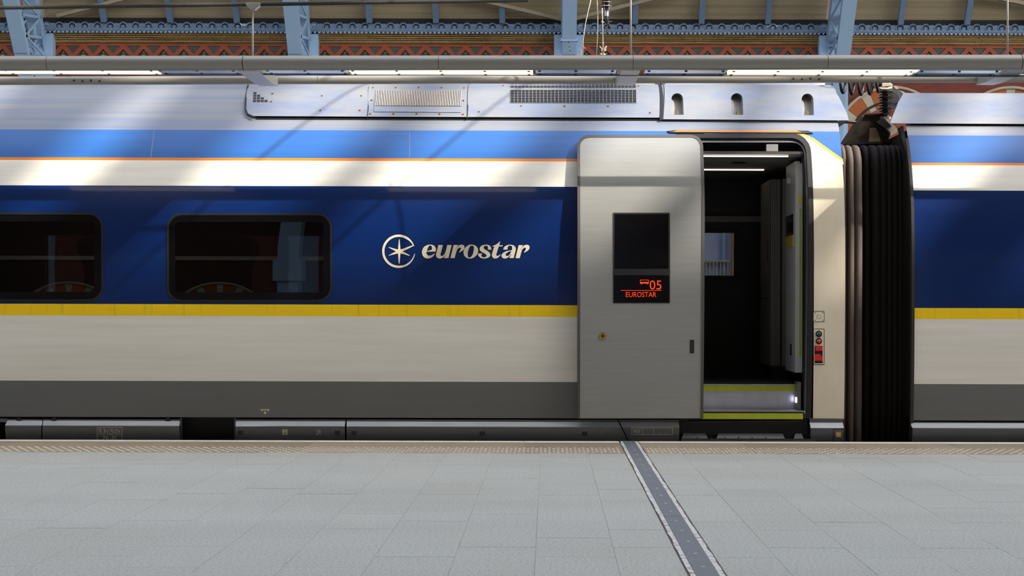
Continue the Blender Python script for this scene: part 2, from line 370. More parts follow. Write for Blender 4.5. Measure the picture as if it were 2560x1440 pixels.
def spline(pts):                                       # closed outline, third value marks a corner
    n = len(pts); out = []
    for i in range(n):
        p0, p1, p2, p3 = pts[i-1], pts[i], pts[(i+1) % n], pts[(i+2) % n]
        a = p1[:2]; d = p2[:2]
        m1 = (0.5*(d[0]-p0[0]), 0.5*(d[1]-p0[1])) if len(p1) < 3 else ((d[0]-a[0])*0.5, (d[1]-a[1])*0.5)
        m2 = (0.5*(p3[0]-a[0]), 0.5*(p3[1]-a[1])) if len(p2) < 3 else ((d[0]-a[0])*0.5, (d[1]-a[1])*0.5)
        steps = 1 if (len(p1) > 2 and len(p2) > 2) else 4
        for k in range(steps):
            t = k/steps; h0 = 2*t**3-3*t*t+1; h1 = t**3-2*t*t+t; h2 = -2*t**3+3*t*t; h3 = t**3-t*t
            out.append(tuple(h0*a[c]+h1*m1[c]+h2*d[c]+h3*m2[c] for c in (0, 1)))
    return out
def text_tris(s):
    c = bpy.data.curves.new('t', 'FONT'); c.body = s; c.resolution_u = 3; o = bpy.data.objects.new('t', c); COL.objects.link(o)
    bpy.context.view_layer.update()
    me = o.evaluated_get(bpy.context.evaluated_depsgraph_get()).to_mesh()
    v = [(q.co.x, q.co.y) for q in me.vertices]; f = [tuple(p.vertices) for p in me.polygons]
    o.evaluated_get(bpy.context.evaluated_depsgraph_get()).to_mesh_clear(); bpy.data.objects.remove(o); bpy.data.curves.remove(c)
    return v, f
def text(name, s, x0, y0, x1, y1, prof, off, m, parent, **tags):   # lettering filling a px box on a profile
    v, f = text_tris(s); xa = min(q[0] for q in v); xb = max(q[0] for q in v); ya = min(q[1] for q in v); yb = max(q[1] for q in v)
    mb = MB(); vs = []
    for x, y in v:
        X, z = S(prof, x0 + (x-xa)/(xb-xa)*(x1-x0), y1 - (y-ya)/(yb-ya)*(y1-y0)); vs.append((X, prof(z)-off, z))
    mb.add(vs, f); return mb.build(name, m, parent, **tags)
def frame_lines(mb, x0, y0, x1, y1, wd, prof, off):    # four thin strokes as a box outline, px
    for a in ((x0, y0, x1, y0+wd), (x0, y1-wd, x1, y1), (x0, y0, x0+wd, y1), (x1-wd, y0, x1, y1)): rect(mb, *a, prof, off)
def rect(mb, x0, y0, x1, y1, prof, off, m=0):
    q = [S(prof, x, y) for x, y in ((x0, y0), (x1, y0), (x1, y1), (x0, y1))]
    mb.add([(X, prof(z)-off, z) for X, z in q], [(0, 1, 2, 3)], m)
def flat(Y): return lambda z: Y
def at(prof, px, py, off=0.0):
    X, z = S(prof, px, py); return Vector((X, prof(z)-off, z))

# ================================================================== STATION: platform
EDGE = -0.15                                            # platform edge
floor = thing('floor', (0, -7, 0), kind='structure', label='pale grey granite paved station platform along the train')
STRIP0, STRIP1 = 0.583, 0.747
MB().box((-80, -33, -1.0), (80, EDGE - 0.02, -0.0016)).build('platform_base', 'joint_grey', floor)
slab_me = MB().box((0, 0, -0.05), (1, 1, 0)).mesh('paving_slab', ['slab'])
CW, CD, G = 0.36, 0.605, 0.0010
cols = []
k0 = -0.0594
for i in range(-13, 13):
    a, b = k0 + i*CW, k0 + (i+1)*CW
    for lo_, hi_ in ([(a, b)] if b <= STRIP0 or a >= STRIP1 else [(a, min(b, STRIP0)), (max(a, STRIP1), b)]):
        if hi_ - lo_ > 0.03: cols.append((i, lo_, hi_))
YB = -1.262                                             # back edge of the coping stones
for i, a, b in cols:
    y = CY + 7.915 + (0.3 if i % 2 else 0.0) + CD*9
    while y > YB: y -= CD
    ys = [YB]
    while y > -7.9: ys.append(y); y -= CD
    for y1, y0 in zip(ys[:-1], ys[1:]):
        if y1 - y0 < 0.06: continue
        obj('paving_slab', slab_me, floor, loc=(a + G, y0 + G, random.uniform(-0.0006, 0.0006)), scale=(b - a - 2*G, y1 - y0 - 2*G, 1))
ZEND = -7.9
far_slabs = MB()
for x in range(-44, 45):
    xa = k0 + x*CW
    for j in range(0, 42):
        ya = YB - CD*(j+1) - (0.3 if x % 2 else 0)
        if -13 <= x < 13 and ya + CD > -7.7: continue
        far_slabs.box((xa+G, ya+G, -0.05), (xa+CW-G, min(YB, ya+CD)-G, 0))
far_slabs.build('outer_paving', 'slab', floor, kind='stuff')
# coping stones with white nosing and tactile blisters
ce = [-6.9, -6.1, -5.25, -4.35] + [P(q, 1104, EDGE).x for q in (268, 530, 792, 1055, 1310)] + [STRIP0, STRIP1] + [P(q, 1105, EDGE).x for q in (1850, 2108, 2356)] + [4.05, 4.9, 5.7, 6.5]
for a, b in zip(ce[:-1], ce[1:]):
    if abs(a - STRIP0) < 1e-6: continue
    c = MB().box((a+0.002, YB+0.002, -0.10), (b-0.002, EDGE-0.14, 0)).build('coping_stone', 'coping', floor)
    MB().box((a+0.0015, EDGE-0.14, -0.10), (b-0.0015, EDGE, 0.001)).build('white_nosing', 'nosing', c)
bl = MB(); NR = 7
for r_ in range(NR):
    yy = YB + 0.035 + r_*0.0667
    n = int(13.4/0.0667)
    for k in range(n):
        x = -6.8 + k*0.0667 + (0.033 if r_ % 2 else 0)
        if STRIP0 - 0.02 < x < STRIP1 + 0.02: continue
        bl.dome((x, yy, 0), 0.0135, 0.006, 6)
bl.build('tactile_blisters', 'blister', floor, smooth=True, kind='stuff')
# expansion joint cover
ej = thing('expansion_joint_cover', (0.665, -4, 0), 'dark grey metal cover strip running across the paving with ragged white sealant', 'cover strip')
ys = [EDGE, CY+12.5, CY+8.72, CY+4.94, -12]
for y1, y0 in zip(ys[:-1], ys[1:]):
    p_ = MB().box((0.617, y0+0.003, -0.04), (0.714, y1-0.003, 0.004)).build('cover_plate', 'plate_grey', ej)
    nsc = max(2, int((y1-y0)/0.36))
    for k in range(nsc):
        MB().disc((0.665, y1 - (k+0.5)*(y1-y0)/nsc, 0.003), (0, 0, 1), 0.009, 0.003, 8).build('screw', 'screw', p_)
for xa, xb, sgn in ((0.587, 0.616, -1), (0.715, 0.743, 1)):
    mb = MB(); random.seed(3 + sgn); n = 90; L = []; R = []
    for k in range(n+1):
        y = EDGE - k*(12-0.15)/n; j = random.uniform(0, 0.008)
        L.append((xa + (j if sgn < 0 else 0), y, 0.0015)); R.append((xb - (j if sgn > 0 else 0), y, 0.0015))
    mb.add(L + R, [(k, k+1, n+2+k, n+1+k) for k in range(n)])
    mb.build('sealant_line', 'sealant', ej)
MB().box((STRIP0, -12, -0.05), (0.617, EDGE, -0.001)).box((0.714, -12, -0.05), (STRIP1, EDGE, -0.001)).build('joint_bed', 'seal_black', ej)
# track bed behind the platform
MB().box((-80, EDGE-0.02, -1.05), (80, 42, -1.0)).build('floor_trackbed', 'ballast', None, kind='structure', label='dark ballast track bed under the train')

# ================================================================== STATION: shed roof, walls, ribs
YC, YW = 4.27, 41.7                                     # shed centre line, far wall face
fchord = lambda z: YC + 38.0*math.sqrt(max(0, 1-(z/25.0)**2))
rchord = lambda z: YC + 40.5*math.sqrt(max(0, 1-(z/27.0)**2))
RIBX = [0.63 + 8.94*k for k in range(-9, 10)]
wall = thing('wall_far', (0, YW, 0), kind='structure', label='red brick station wall with patterned tile band behind the train')
MB().box((-80, YW, -1.0), (80, YW+0.6, P(1373, 112, YW).z)).build('brickwork', 'brick', wall)
zT = lambda py: P(U0, py, YW).z
MB().box((-80, YW+0.02, zT(113)), (80, YW+0.5, zT(40))).build('parapet', 'roof_dark', wall)
# brick band on top of the zigzag, backing of the tile band
MB().box((-28, YW-0.07, zT(118.5)), (28, YW, zT(112))).build('brick_course', 'terracotta', wall)
MB().box((-28, YW-0.02, zT(160)), (28, YW, zT(118.5))).build('tile_backing', 'tile_dark', wall)
PIT = 50.3/73.6; zt, zb = zT(118.5), zT(145.5)
hw = 0.098
for k, (xa, xb, za, zb_) in enumerate([(0, PIT/2, zb, zt), (PIT/2, PIT, zt, zb)]):
    pass
up_me = MB().prism([(-hw, 0, 0), (hw, 0, 0), (PIT/2+hw, 0, zt-zb), (PIT/2-hw, 0, zt-zb)], (0, 0.06, 0)).mesh('zigzag_band', ['terracotta'])
dn_me = MB().prism([(-hw, 0, zt-zb), (hw, 0, zt-zb), (PIT/2+hw, 0, 0), (PIT/2-hw, 0, 0)], (0, 0.062, 0)).mesh('zigzag_band', ['terracotta'])
tri_me = MB().prism([(-PIT/2+hw, 0, 0), (PIT/2-hw, 0, 0), (0, 0, -(zt-zb)*(1-2*hw/PIT)*0.95)], (0, 0.03, 0)).mesh('checker_panel', ['checker_tile'])
ros = MB()
for k in range(9):
    a = PI*k/8; ca, sa = math.cos(a), math.sin(a)
    ros.prism([(0.06*ca-0.018*sa, 0, 0.06*sa+0.018*ca), (0.13*ca, 0, 0.13*sa), (0.06*ca+0.018*sa, 0, 0.06*sa-0.018*ca), (0.02*ca, 0, 0.02*sa)], (0, -0.02, 0), 1 if k % 2 else 2)
for k in (-1, 1): ros.prism([(0.10*k, 0, 0), (0.2*k, 0, 0.0), (0.15*k, 0, 0.11)], (0, -0.015, 0), 0)
ros.prism([(-0.05, 0, 0.14), (0.05, 0, 0.14), (0.0, 0, 0.23)], (0, -0.015, 0), 0)
ros_me = ros.mesh('rosette', ['leaf_green', 'petal_red', 'petal_gold'])
x = -19.6
while x < 17.2:
    obj('zigzag_band', up_me, wall, loc=(x, YW-0.08, zb)); obj('zigzag_band', dn_me, wall, loc=(x + PIT/2, YW-0.082, zb))
    obj('checker_panel', tri_me, wall, loc=(x, YW-0.04, zt)); obj('rosette', ros_me, wall, loc=(x + PIT/2, YW-0.025, zb - 0.02))
    x += PIT
# stone cornice: courses with mouldings
cor = thing('trim_1', (0, YW, zT(100)), kind='structure', label='weathered tan stone cornice above the tile band')
for py0, py1, pr in ((91, 95, 0.34), (95, 99.5, 0.27), (99.5, 103.5, 0.20), (103.5, 107.5, 0.13), (107.5, 110, 0.17), (110, 112.3, 0.10)):
    xx = -20.0
    while xx < 18:
        ln = random.uniform(0.9, 1.5); MB().box((xx, YW-pr, zT(py1)), (xx+ln-0.006, YW, zT(py0))).build('cornice_stone', 'stone', cor, bevel=0.01); xx += ln
# ironwork cresting and scalloped valance
fr = thing('trim_2', (0, YW, zT(80)), kind='structure', label='blue cast iron scroll cresting with scalloped edge above the cornice')
YF = YW - 0.45
MB().box((-21, YW-0.36, zT(83)), (19, YW-0.30, zT(52))).build('eaves_shade', 'eaves_shadow', fr)  # dark sheet standing in for the shadow under the eaves
MB().box((-21, YF, zT(82.5)), (19, YF+0.5, zT(80.3))).box((-21, YF-0.03, zT(86)), (19, YF+0.4, zT(83.2))).build('gutter_rail', 'iron_blue_dull', fr)
MB().box((-21, YF+0.05, zT(91)), (19, YF+0.4, zT(83))).build('gutter_face', 'stone', fr)
q = 31.8/74.0
half = [(0.05, 0.180), (0.092, 0.148), (0.110, 0.10), (0.098, 0.058), (0.066, 0.036), (0.040, 0.046), (0.060, 0.056), (0.078, 0.084), (0.074, 0.115), (0.050, 0.136), (0.022, 0.134)]
hole = [(0, 0.196)] + half + [(0, 0.156)] + [(-x_, z_) for x_, z_ in half[::-1]]
plate = [(-q/2, 0), (q/2, 0), (q/2, 0.19), (q/2-0.03, 0.205), (q/2-0.055, 0.19)] + [(0.158*math.cos(a), 0.095 + 0.145*math.sin(a)) for a in [math.radians(t) for t in range(40, 141, 10)]] + [(-q/2+0.055, 0.19), (-q/2+0.03, 0.205), (-q/2, 0.19)]
v_, t_ = fill(plate, [hole, [(q/2-0.045, 0.165), (q/2-0.02, 0.145), (q/2-0.035, 0.185)], [(-q/2+0.045, 0.165), (-q/2+0.035, 0.185), (-q/2+0.02, 0.145)]])
u = MB(); u.add([(p_.x, 0.02, p_.y) for p_ in v_], t_)
def arc(cx, cz, r, a0, a1, n): return [(cx + r*math.cos(a0+(a1-a0)*k/n), 0.012, cz + r*math.sin(a0+(a1-a0)*k/n)) for k in range(n+1)]
u.tube(arc(0, 0.10, 0.130, math.radians(-65), math.radians(245), 14), 0.016, 5)         # raised horseshoe
for sg in (-1, 1):                                                                      # volutes and side fronds
    u.tube([(sg*(0.046 + (0.034-0.005*a)*math.cos(a)), 0.01, 0.092 + (0.034-0.005*a)*math.sin(a)) for a in [k*0.75 for k in range(8)]], 0.008, 4)
    u.tube(arc(sg*q/2, 0.05, 0.06, math.radians(90), math.radians(90 + sg*110), 5), 0.010, 4)
u_me = u.mesh('scroll_unit', ['iron_blue_dull'])
zf0 = zT(80.3)
for k in range(-47, 41): obj('scroll_unit', u_me, fr, loc=(0.21 + k*q, YF+0.02, zf0))
sc_ = MB(); q2 = 10.65/74.0
sc_.prism([(-q2*0.36, 0, 0), (q2*0.36, 0, 0), (q2*0.36, 0, -0.03), (q2*0.2, 0, -0.075), (0, 0, -0.09), (-q2*0.2, 0, -0.075), (-q2*0.36, 0, -0.03)], (0, 0.03, 0))
sc_me = sc_.mesh('scallop', ['valance_blue'])
for k in range(-140, 120): obj('scallop', sc_me, fr, loc=(k*q2, YF-0.03, zT(84.5)))

# arches in the brick wall: voussoirs alternating brick and stone
def wall_arch(parent, xc, Yw, face, rpx=145/73.5, zc=None, n=13, stones=True):
    zc = zT(359) if zc is None else zc; sgn = face
    mb = MB(); mb.tube([(xc + (rpx-0.03)*math.cos(a), Yw-0.06*sgn, zc + (rpx-0.03)*math.sin(a)) for a in [PI*k/24 for k in range(25)]], 0.055, 6)
    mb.build('hood_mould', 'stone_pale', parent, smooth=True)
    edges_ = [0.0]
    for k in range(n): edges_.append(edges_[-1] + (0.72 if k % 2 == 0 else 1.3))
    edges_ = [e_*PI/edges_[-1] for e_ in edges_]
    for k in range(n):
        a0, a1 = edges_[k] + 0.004, edges_[k+1] - 0.004; r0, r1 = rpx-0.50, rpx-0.07
        pts = [(r0, a0), (r1, a0), (r1, (a0+a1)/2), (r1, a1), (r0, a1), (r0, (a0+a1)/2)]
        MB().prism([(xc + r*math.cos(a), Yw-0.03*sgn, zc + r*math.sin(a)) for r, a in pts], (0, 0.06*sgn, 0)).build('voussoir', 'stone_pale' if k % 2 == 0 else 'orange_brick', parent)
        r0, r1 = rpx-0.70, rpx-0.56
        if stones:
            pts = [(r0, a0), (r1, a0), (r1, (a0+a1)/2), (r1, a1), (r0, a1), (r0, (a0+a1)/2)]
            MB().prism([(xc + r*math.cos(a), Yw-0.02*sgn, zc + r*math.sin(a)) for r, a in pts], (0, 0.05*sgn, 0)).build('inner_voussoir', 'stone_pale' if k % 2 == 0 else 'orange_brick', parent)
    MB().tube([(xc + (rpx-0.53)*math.cos(a), Yw-0.03*sgn, zc + (rpx-0.53)*math.sin(a)) for a in [PI*k/24 for k in range(25)]], 0.045, 6).build('roll_mould', 'dark_metal', parent, smooth=True)
    MB().prism([(xc + (rpx-0.70)*math.cos(PI*k/20), Yw-0.005*sgn, zc + (rpx-0.70)*math.sin(PI*k/20)) for k in range(21)], (0, 0.02*sgn, 0)).build('arch_infill', 'brick_light', parent)
for xc in (P(2229, 214, YW).x, P(2526, 210, YW).x): wall_arch(wall, xc, YW, 1)
MB().box((10.12, YW-0.35, zT(372)), (18.2, YW, zT(347))).build('blue_ledge', 'iron_blue', wall)

# roof: boards above the cresting one by one, the rest of the boarded slopes as shells, glazing bars in the open crown
ceil = thing('ceiling', (0, YC, 26), kind='structure', label='timber boarded roof slope with blue iron rafters above the wall')
zb0 = zT(50); s_ = 0.0; z = zb0; rowsz = []
while len(rowsz) < 15:
    rowsz.append(z); dy = (rchord(z+0.01) - rchord(z))/0.01; z += 0.1475/math.sqrt(1+dy*dy)
bme = MB().box((0, -0.065, -0.012), (8.42, 0.065, 0.012)).box((0, -0.0735, -0.016), (8.42, -0.0655, 0.016), 1).mesh('roof_board', ['board', 'board_light_line'])  # pale bead stands for the lit edge of each board
for bx in RIBX[6:12]:
    for i, z in enumerate(rowsz):
        dy = (rchord(z+0.01) - rchord(z))/0.01; ang = math.atan2(1.0, dy)
        obj('roof_board', bme, ceil, loc=(bx + 0.26, rchord(z), z), rot=(ang + math.radians(4), 0, 0))
mb = MB()
def shell(mb, y_of, z0, z1, n, x0, x1, m=0, t=0.1, mirror=False):
    pr = [(y_of(z0+(z1-z0)*k/n), z0+(z1-z0)*k/n) for k in range(n+1)]
    if mirror: pr = [(2*YC-y, z) for y, z in pr]
    for (ya, za), (yb, zb_) in zip(pr[:-1], pr[1:]):
        mb.add([(x0, ya, za), (x1, ya, za), (x1, yb, zb_), (x0, yb, zb_)], [(0, 1, 2, 3)], m)
shell(mb, lambda z: rchord(z) + 0.035, zb0-0.05, rowsz[-1]+0.1, 10, -80, 80); mb.build('board_backing', 'board_light_line', ceil)
GLZ = 17.70                                               # half width of the glazed crown
zg = 27.0*math.sqrt(1-(GLZ/40.5)**2)
mb = MB(); shell(mb, rchord, rowsz[-1]+0.07, zg, 16, -80, 80); mb.build('boarded_slope', 'board', ceil)
mb = MB(); shell(mb, rchord, 10.4, zg, 18, -80, 80, mirror=True); mb.build('boarded_slope', 'board', ceil)
for k in range(-12, 13):
    xr = 0.63 + 2.235*k
    if k % 4:
        mb = MB(); zz = [zb0-0.05 + 0.35*j for j in range(7)]
        for za, zb_ in zip(zz[:-1], zz[1:]):
            mb.bar((xr, rchord(za)-0.17, za-0.12), (xr, rchord(zb_)-0.17, zb_-0.12), 0.19, 0.16, up=(0, 1, 0))
        mb.build('rafter', 'iron_blue_dull', ceil)
for k in range(-54, 54):                                   # glazing rafters over the crown
    xr = 0.63 + 0.99 + 1.49*k
    wd = (0.42, 0.26, 0.36)[k % 3]
    pts = [(xr, YC + t, 27.0*math.sqrt(1-(t/40.5)**2)) for t in [-GLZ + 2*GLZ*j/14 for j in range(15)]]
    mb = MB()
    for a, b in zip(pts[:-1], pts[1:]): mb.bar(a, b, wd, 0.2)
    mb.build('glazing_rafter', 'iron_blue_dull', ceil)
for yy in (-7.0, -1.0, 4.27, 9.5, 15.5):
    z = 27.0*math.sqrt(1-((yy-YC)/40.5)**2); MB().box((-80, yy-0.12, z-0.15), (80, yy+0.12, z+0.05)).build('purlin', 'iron_blue_dull', ceil)
for xa, ya, xb, yb in ((1403, 52, 1130, -12), (1440, 50, 1690, -14), (150, 44, 345, -6), (2560, 14, 2440, -10)):
    a = S(rchord, xa, ya); b = S(rchord, xb, yb)
    MB().bar((a[0], rchord(a[1])-0.30, a[1]), (b[0], rchord(b[1])-0.30, b[1]), 0.12, 0.14, up=(0, 1, 0)).build('wind_brace', 'brace_cream', ceil)

# iron arch ribs: riveted front plate, rear plate, lacing, upper arc
def lattice_arch(x):                                       # open truss over the crown: two chords and lacing
    ch = []
    for f, o_ in ((fchord, 0.0), (rchord, -0.55)):
        H = 25.0 if f is fchord else 27.0
        pts = [(f(H*math.sin(math.radians(a))) + o_*math.cos(math.radians(a)), H*math.sin(math.radians(a)) + o_*math.sin(math.radians(a))) for a in (22, 30, 38, 46, 54, 62, 70, 76, 82, 86, 90)]
        ch.append(pts + [(2*YC-y_, z_) for y_, z_ in pts[-2::-1]])
    mb = MB()
    for pts in ch:
        for (ya, za), (yb, zb_) in zip(pts[:-1], pts[1:]): mb.bar((x, ya, za), (x, yb, zb_), 0.46, 0.10)
    for k in range(len(ch[0])-1):
        mb.bar((x, *ch[0][k]), (x, *ch[1][k]), 0.08, 0.08, up=(1, 0, 0)); mb.bar((x, *ch[0][k]), (x, *ch[1][k+1]), 0.06, 0.06, up=(1, 0, 0))
    return mb
def make_rib(xr, label, collar=False, flip=False):
    r = thing('arch_rib', (xr, YC, 0), label, 'arch rib', group='blue iron ribs of the station roof')
    X = 0.0; t = lambda pts: pts
    def arcpts(f, z0, z1, n): return [(f(z0+(z1-z0)*k/n), z0+(z1-z0)*k/n) for k in range(n+1)]
    fc = lambda z: min(fchord(z), YW-0.62); rc = lambda z: min(rchord(z)-0.55, YW-0.12)
    fp = arcpts(fc, 4.0, 14.0, 20); rp = arcpts(rc, 4.0, 14.0, 20)
    def strip(pts, hw_, th, inv=1):
        mb = MB()
        for (ya, za), (yb, zb_) in zip(pts[:-1], pts[1:]): mb.bar((0, ya, za), (0, yb, zb_), 2*hw_, th, up=(0, 1, 0.001))
        return mb
    parts = [(strip(fp, 0.235, 0.03), 'front_plate', 'iron_blue'), (strip(rp, 0.26, 0.03), 'rear_plate', 'iron_blue')]
    for sx in (-1, 1):
        for pts, o_ in ((fp, 0.10), (rp, -0.10)):
            mb = MB()
            for (ya, za), (yb, zb_) in zip(pts[:-1], pts[1:]): mb.bar((sx*0.2, ya+o_, za), (sx*0.2, yb+o_, zb_), 0.03, 0.2, up=(0, 1, 0.001))
            parts.append((mb, 'angle_chord', 'iron_blue'))
        zz = [4.3 + 0.62*k for k in range(16)]
        for i, z in enumerate(zz[:-1]):
            parts.append((MB().bar((sx*0.2, fc(z)+0.15, z), (sx*0.2, rc(z)-0.15, z+0.25), 0.03, 0.09), 'lacing_bar', 'iron_blue'))
            a, b = (z, zz[i+1]) if i % 2 else (zz[i+1], z)
            parts.append((MB().bar((sx*0.2, fc(a)+0.15, a), (sx*0.2, rc(b)-0.15, b+0.25), 0.03, 0.08), 'lacing_bar', 'iron_blue'))
    mb = MB()
    for k in range(66):
        z = 7.6 + k*0.085
        for sx in (-1, 1):
            if abs(z - 9.3) > 3.2: continue
            mb.dome((0, 0, 0), 0.014, 0.012, 6); 
            n = 18
            for q_ in range(len(mb.v)-n, len(mb.v)):
                x_, y_, z_ = mb.v[q_]; mb.v[q_] = (x_ + sx*0.19, fchord(z) - 0.018 - z_, z + y_)
    parts.append((mb, 'rivets', 'iron_blue'))
    mb = MB()                                               # spandrel rings towards the wall
    parts.append((MB().box((-0.49, YW-0.40, -0.98), (0.49, YW-0.10, zT(66))), 'wall_pilaster', 'iron_blue'))
    for z, rad in ((8.35, 0.28), (8.95, 0.34), (9.65, 0.38), (10.35, 0.34)):
        yc = rchord(z) - 0.30
        parts.append((MB().tube([(0, min(yc, YW-0.5) + rad*math.cos(2*PI*k/16), z + rad*math.sin(2*PI*k/16)) for k in range(16)], 0.05, 6, closed=True), 'spandrel_ring', 'iron_blue'))
    parts.append((lattice_arch(0.0), 'upper_arch', 'iron_blue'))
    if collar:
        z = P(U0, 99, fchord(9.8)).z
        parts.append((MB().box((-0.275, fchord(z)-0.10, z-0.055), (0.275, fchord(z)+0.25, z+0.055)), 'collar', 'iron_blue'))
    for mb, nm, m in parts:
        mb.v = [(a, b-YC, c) for a, b, c in mb.v]
        o = mb.build(nm, m); o.parent = r
        if nm == 'rivets': o['kind'] = 'stuff'
    if flip: r.rotation_euler = (0, 0, PI)
    return r
LBL = {6: 'blue riveted iron rib beyond the left edge', 7: 'leaning blue iron lattice rib at the far left of the picture', 8: 'leaning blue iron lattice rib above the rounded roof panel corner',
       9: 'upright blue iron rib with a collar beside the hanging insulator', 10: 'leaning blue iron lattice rib on the right, above the open gap between carriages', 11: 'blue riveted iron rib beyond the right edge'}
for i in (7, 8, 9, 10): make_rib(RIBX[i], LBL[i], collar=(i == 9))
# roof ribs outside the frame are plain arcs of the roof
for i in (0, 1, 2, 3, 4, 5, 6, 11, 12, 13, 14, 15, 16, 17, 18):
    lattice_arch(RIBX[i]).build('roof_arch', 'iron_blue', ceil)
# the wall on the camera's side, seen only as reflections
YN = 2*YC - YW
wn = thing('wall_near', (0, YN, 0), kind='structure', label='red brick station wall behind the camera')
MB().box((-80, YN-0.6, -1.0), (80, YN, 10.5)).build('brickwork', 'brick_dull', wn)
MB().box((-45, YN, 8.9), (45, YN+0.3, 9.4)).build('cornice_stone', 'stone', wn)
MB().box((-45, YN, 3.25), (45, YN+0.12, 3.62)).build('stone_band', 'stone_pale', wn)
for i in (7, 8, 9, 10):
    xp = RIBX[i] + 0.9
    for dx in (-2.05, -6.4): wall_arch(wn, xp+dx, YN, -1, rpx=1.35, zc=0.95, n=13, stones=False)
    MB().box((xp-0.30, YN, 0), (xp+0.30, YN+0.7, 8.9)).build('blue_pier', 'iron_blue', wn)
    MB().box((xp-0.40, YN, 2.35), (xp+0.40, YN+0.85, 3.35)).build('pier_capital', 'iron_blue', wn)

# ================================================================== TRAIN
prof = pchip([(-0.3, 0.06), (0.18, 0.03), (0.6, 0.008), (1.1, 0.0), (1.6, 0.004), (1.9, 0.022), (2.10, 0.055), (2.28, 0.11), (2.45, 0.185), (2.62, 0.285), (2.75, 0.385), (2.95, 0.60), (3.08, 0.86), (3.16, 1.2), (3.18, 1.46)])
shp = lambda z: prof(min(z, 3.178)) - 0.03
zl = lambda ty: S(prof, U0, ty)[1]                       # level px row -> z on the body side
XB = lambda px: (px-U0)*(-CY)/F                         # px -> X on the flat of the side
ROWS = [0.3 + 0.1*k for k in range(16)] + [1.85 + 0.04*k for k in range(34)] + [3.17, 3.175]
BMATS = ['skirt_grey', 'white_paint', 'yellow_paint', 'navy_paint', 'orange_paint', 'upper_blue', 'silver', 'jamb_white']
def bands(tys):
    b = [zl(t) for t in tys]; idx = [0, 1, 2, 3, 1, 4, 5, 6]
    return b, (lambda z: idx[sum(1 for q in b if z > q)])
b1, mf1 = bands((955, 792, 763, 466.8, 403.5, 396.8, 327))
b2, mf2 = bands((957.5, 795, 767.5, 473.5, 410.5, 404.5, 336))
ZBOT, ZTOP = zl(1045.5), 3.18
XEND1, XEND2 = 2.492, 3.075
XS = XB(1600)
car = thing('train_carriage', (-4, 1.46, -0.3), 'blue, white and yellow train carriage with an open door and two tinted windows', 'train carriage')
win_px = [(417, 533, 830, 755), (-155, 531.5, 258, 753.5), (-727, 530, -314, 752)]
holes = []
for x0, y0, x1, y1 in win_px: holes.append([S(prof, *q) for q in rr(x0+3, y0+3, x1-3, y1-3, 34)])
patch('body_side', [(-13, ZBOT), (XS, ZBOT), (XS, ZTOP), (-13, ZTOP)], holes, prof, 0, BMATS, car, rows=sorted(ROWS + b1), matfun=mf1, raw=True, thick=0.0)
# end with doorway
DX0, DX1, DYT = 1690, 2027, 335
dr = [S(prof, *q) for q in rr(DX0, DYT, DX1, 1200, 46, corners=(0, 1, 0, 0))]
dr = [q for q in dr if q[1] > 0.3]                     # arch part: tl, then tr corner
outer = [(XS, ZBOT), (dr[0][0], ZBOT)] + dr + [(dr[-1][0], ZBOT), (XEND1, ZBOT), (XEND1, 2.755), (1.03, 2.755), (1.03, ZTOP), (XS, ZTOP)]
mfe = lambda z: 7 if z < b1[4] else (5 if z < b1[6] else 6)
patch('door_end', outer, [], prof, 0, BMATS, car, rows=sorted(ROWS + b1), matfun=mfe, raw=True)
# far side, with matching windows and the far door's window
FW = 2.92
def far_side(name, x0, x1, hl, parent, mf, b, zt=3.18):
    o = patch(name, [(x0, ZBOT), (x1, ZBOT), (x1, zt), (x0, zt)], hl, prof, 0, BMATS, parent, rows=sorted(ROWS + b), matfun=mf, raw=True)
    for q in o.data.vertices: q.co.y = FW - q.co.y
    o.data.flip_normals(); return o
fh = [[(-3.155-1.93*k-0.03*k, 1.245), (-1.904-1.93*k-0.03*k, 1.245), (-1.904-1.96*k, 1.834), (-3.155-1.96*k, 1.834)] for k in (0, 1, 2)]
fdoor = [(1.30, 1.440), (1.884, 1.440), (1.884, 1.876), (1.30, 1.876)]
far_side('far_body_side', -13, 1.03, fh, car, mf1, b1)
far_side('far_door_end', 1.03, XEND1, [fdoor], car, mf1, b1, 2.70)
MB().box((1.03, 0.40, 2.66), (XEND1-0.03, FW-0.35, 2.69)).build('roof_deck', 'rubber_brown', car)
patch('far_lining', [(-13, ZBOT), (XEND1, ZBOT), (XEND1, 2.7), (-13, 2.7)], fh + [fdoor], (lambda z: FW - prof(z) - 0.07), 0, 'interior_unlit', car, raw=True)
for h in fh: MB().box((h[0][0], 2.82, h[0][1]), (h[1][0], 2.83, h[2][1])).build('far_window', 'clear', car)
MB().box((1.30, 2.81, 1.44), (1.884, 2.815, 1.876)).build('far_door_window', 'clear', car)
def end_wall(parent, X, m='black', ztop=3.18):
    zs = [ZBOT + (ztop-ZBOT)*k/24 for k in range(25)]
    pl = [(X, prof(z)+0.004, z) for z in zs]; pl += [(X, FW-prof(z)-0.004, z) for z in zs[::-1]]
    MB().prism(pl, (0.02 if X < 3 else -0.02, 0, 0)).build('end_wall', m, parent)
end_wall(car, XEND1-0.025, 'rubber_brown', 2.70)
MB().box((-13, 0.12, -0.75), (1.08, 2.8, ZBOT-0.01)).build('underframe', 'black', car)
MB().box((1.08, 0.32, -0.75), (XEND1-0.05, 2.8, 0.40)).box((2.2, 0.1, -0.75), (XEND1-0.05, 2.8, 0.1)).build('underframe', 'black', car)
MB().box((-13, 0.15, 0.40), (0.98, 2.80, 0.445)).build('saloon_floor', 'interior_floor', car)
MB().box((-13, 0.25, 2.30), (0.98, 2.78, 2.34)).build('saloon_ceiling', 'interior_grey', car)
MB().box((0.98, 0.30, 0.40), (1.02, 2.60, 2.6)).build('partition', 'interior_unlit', car)
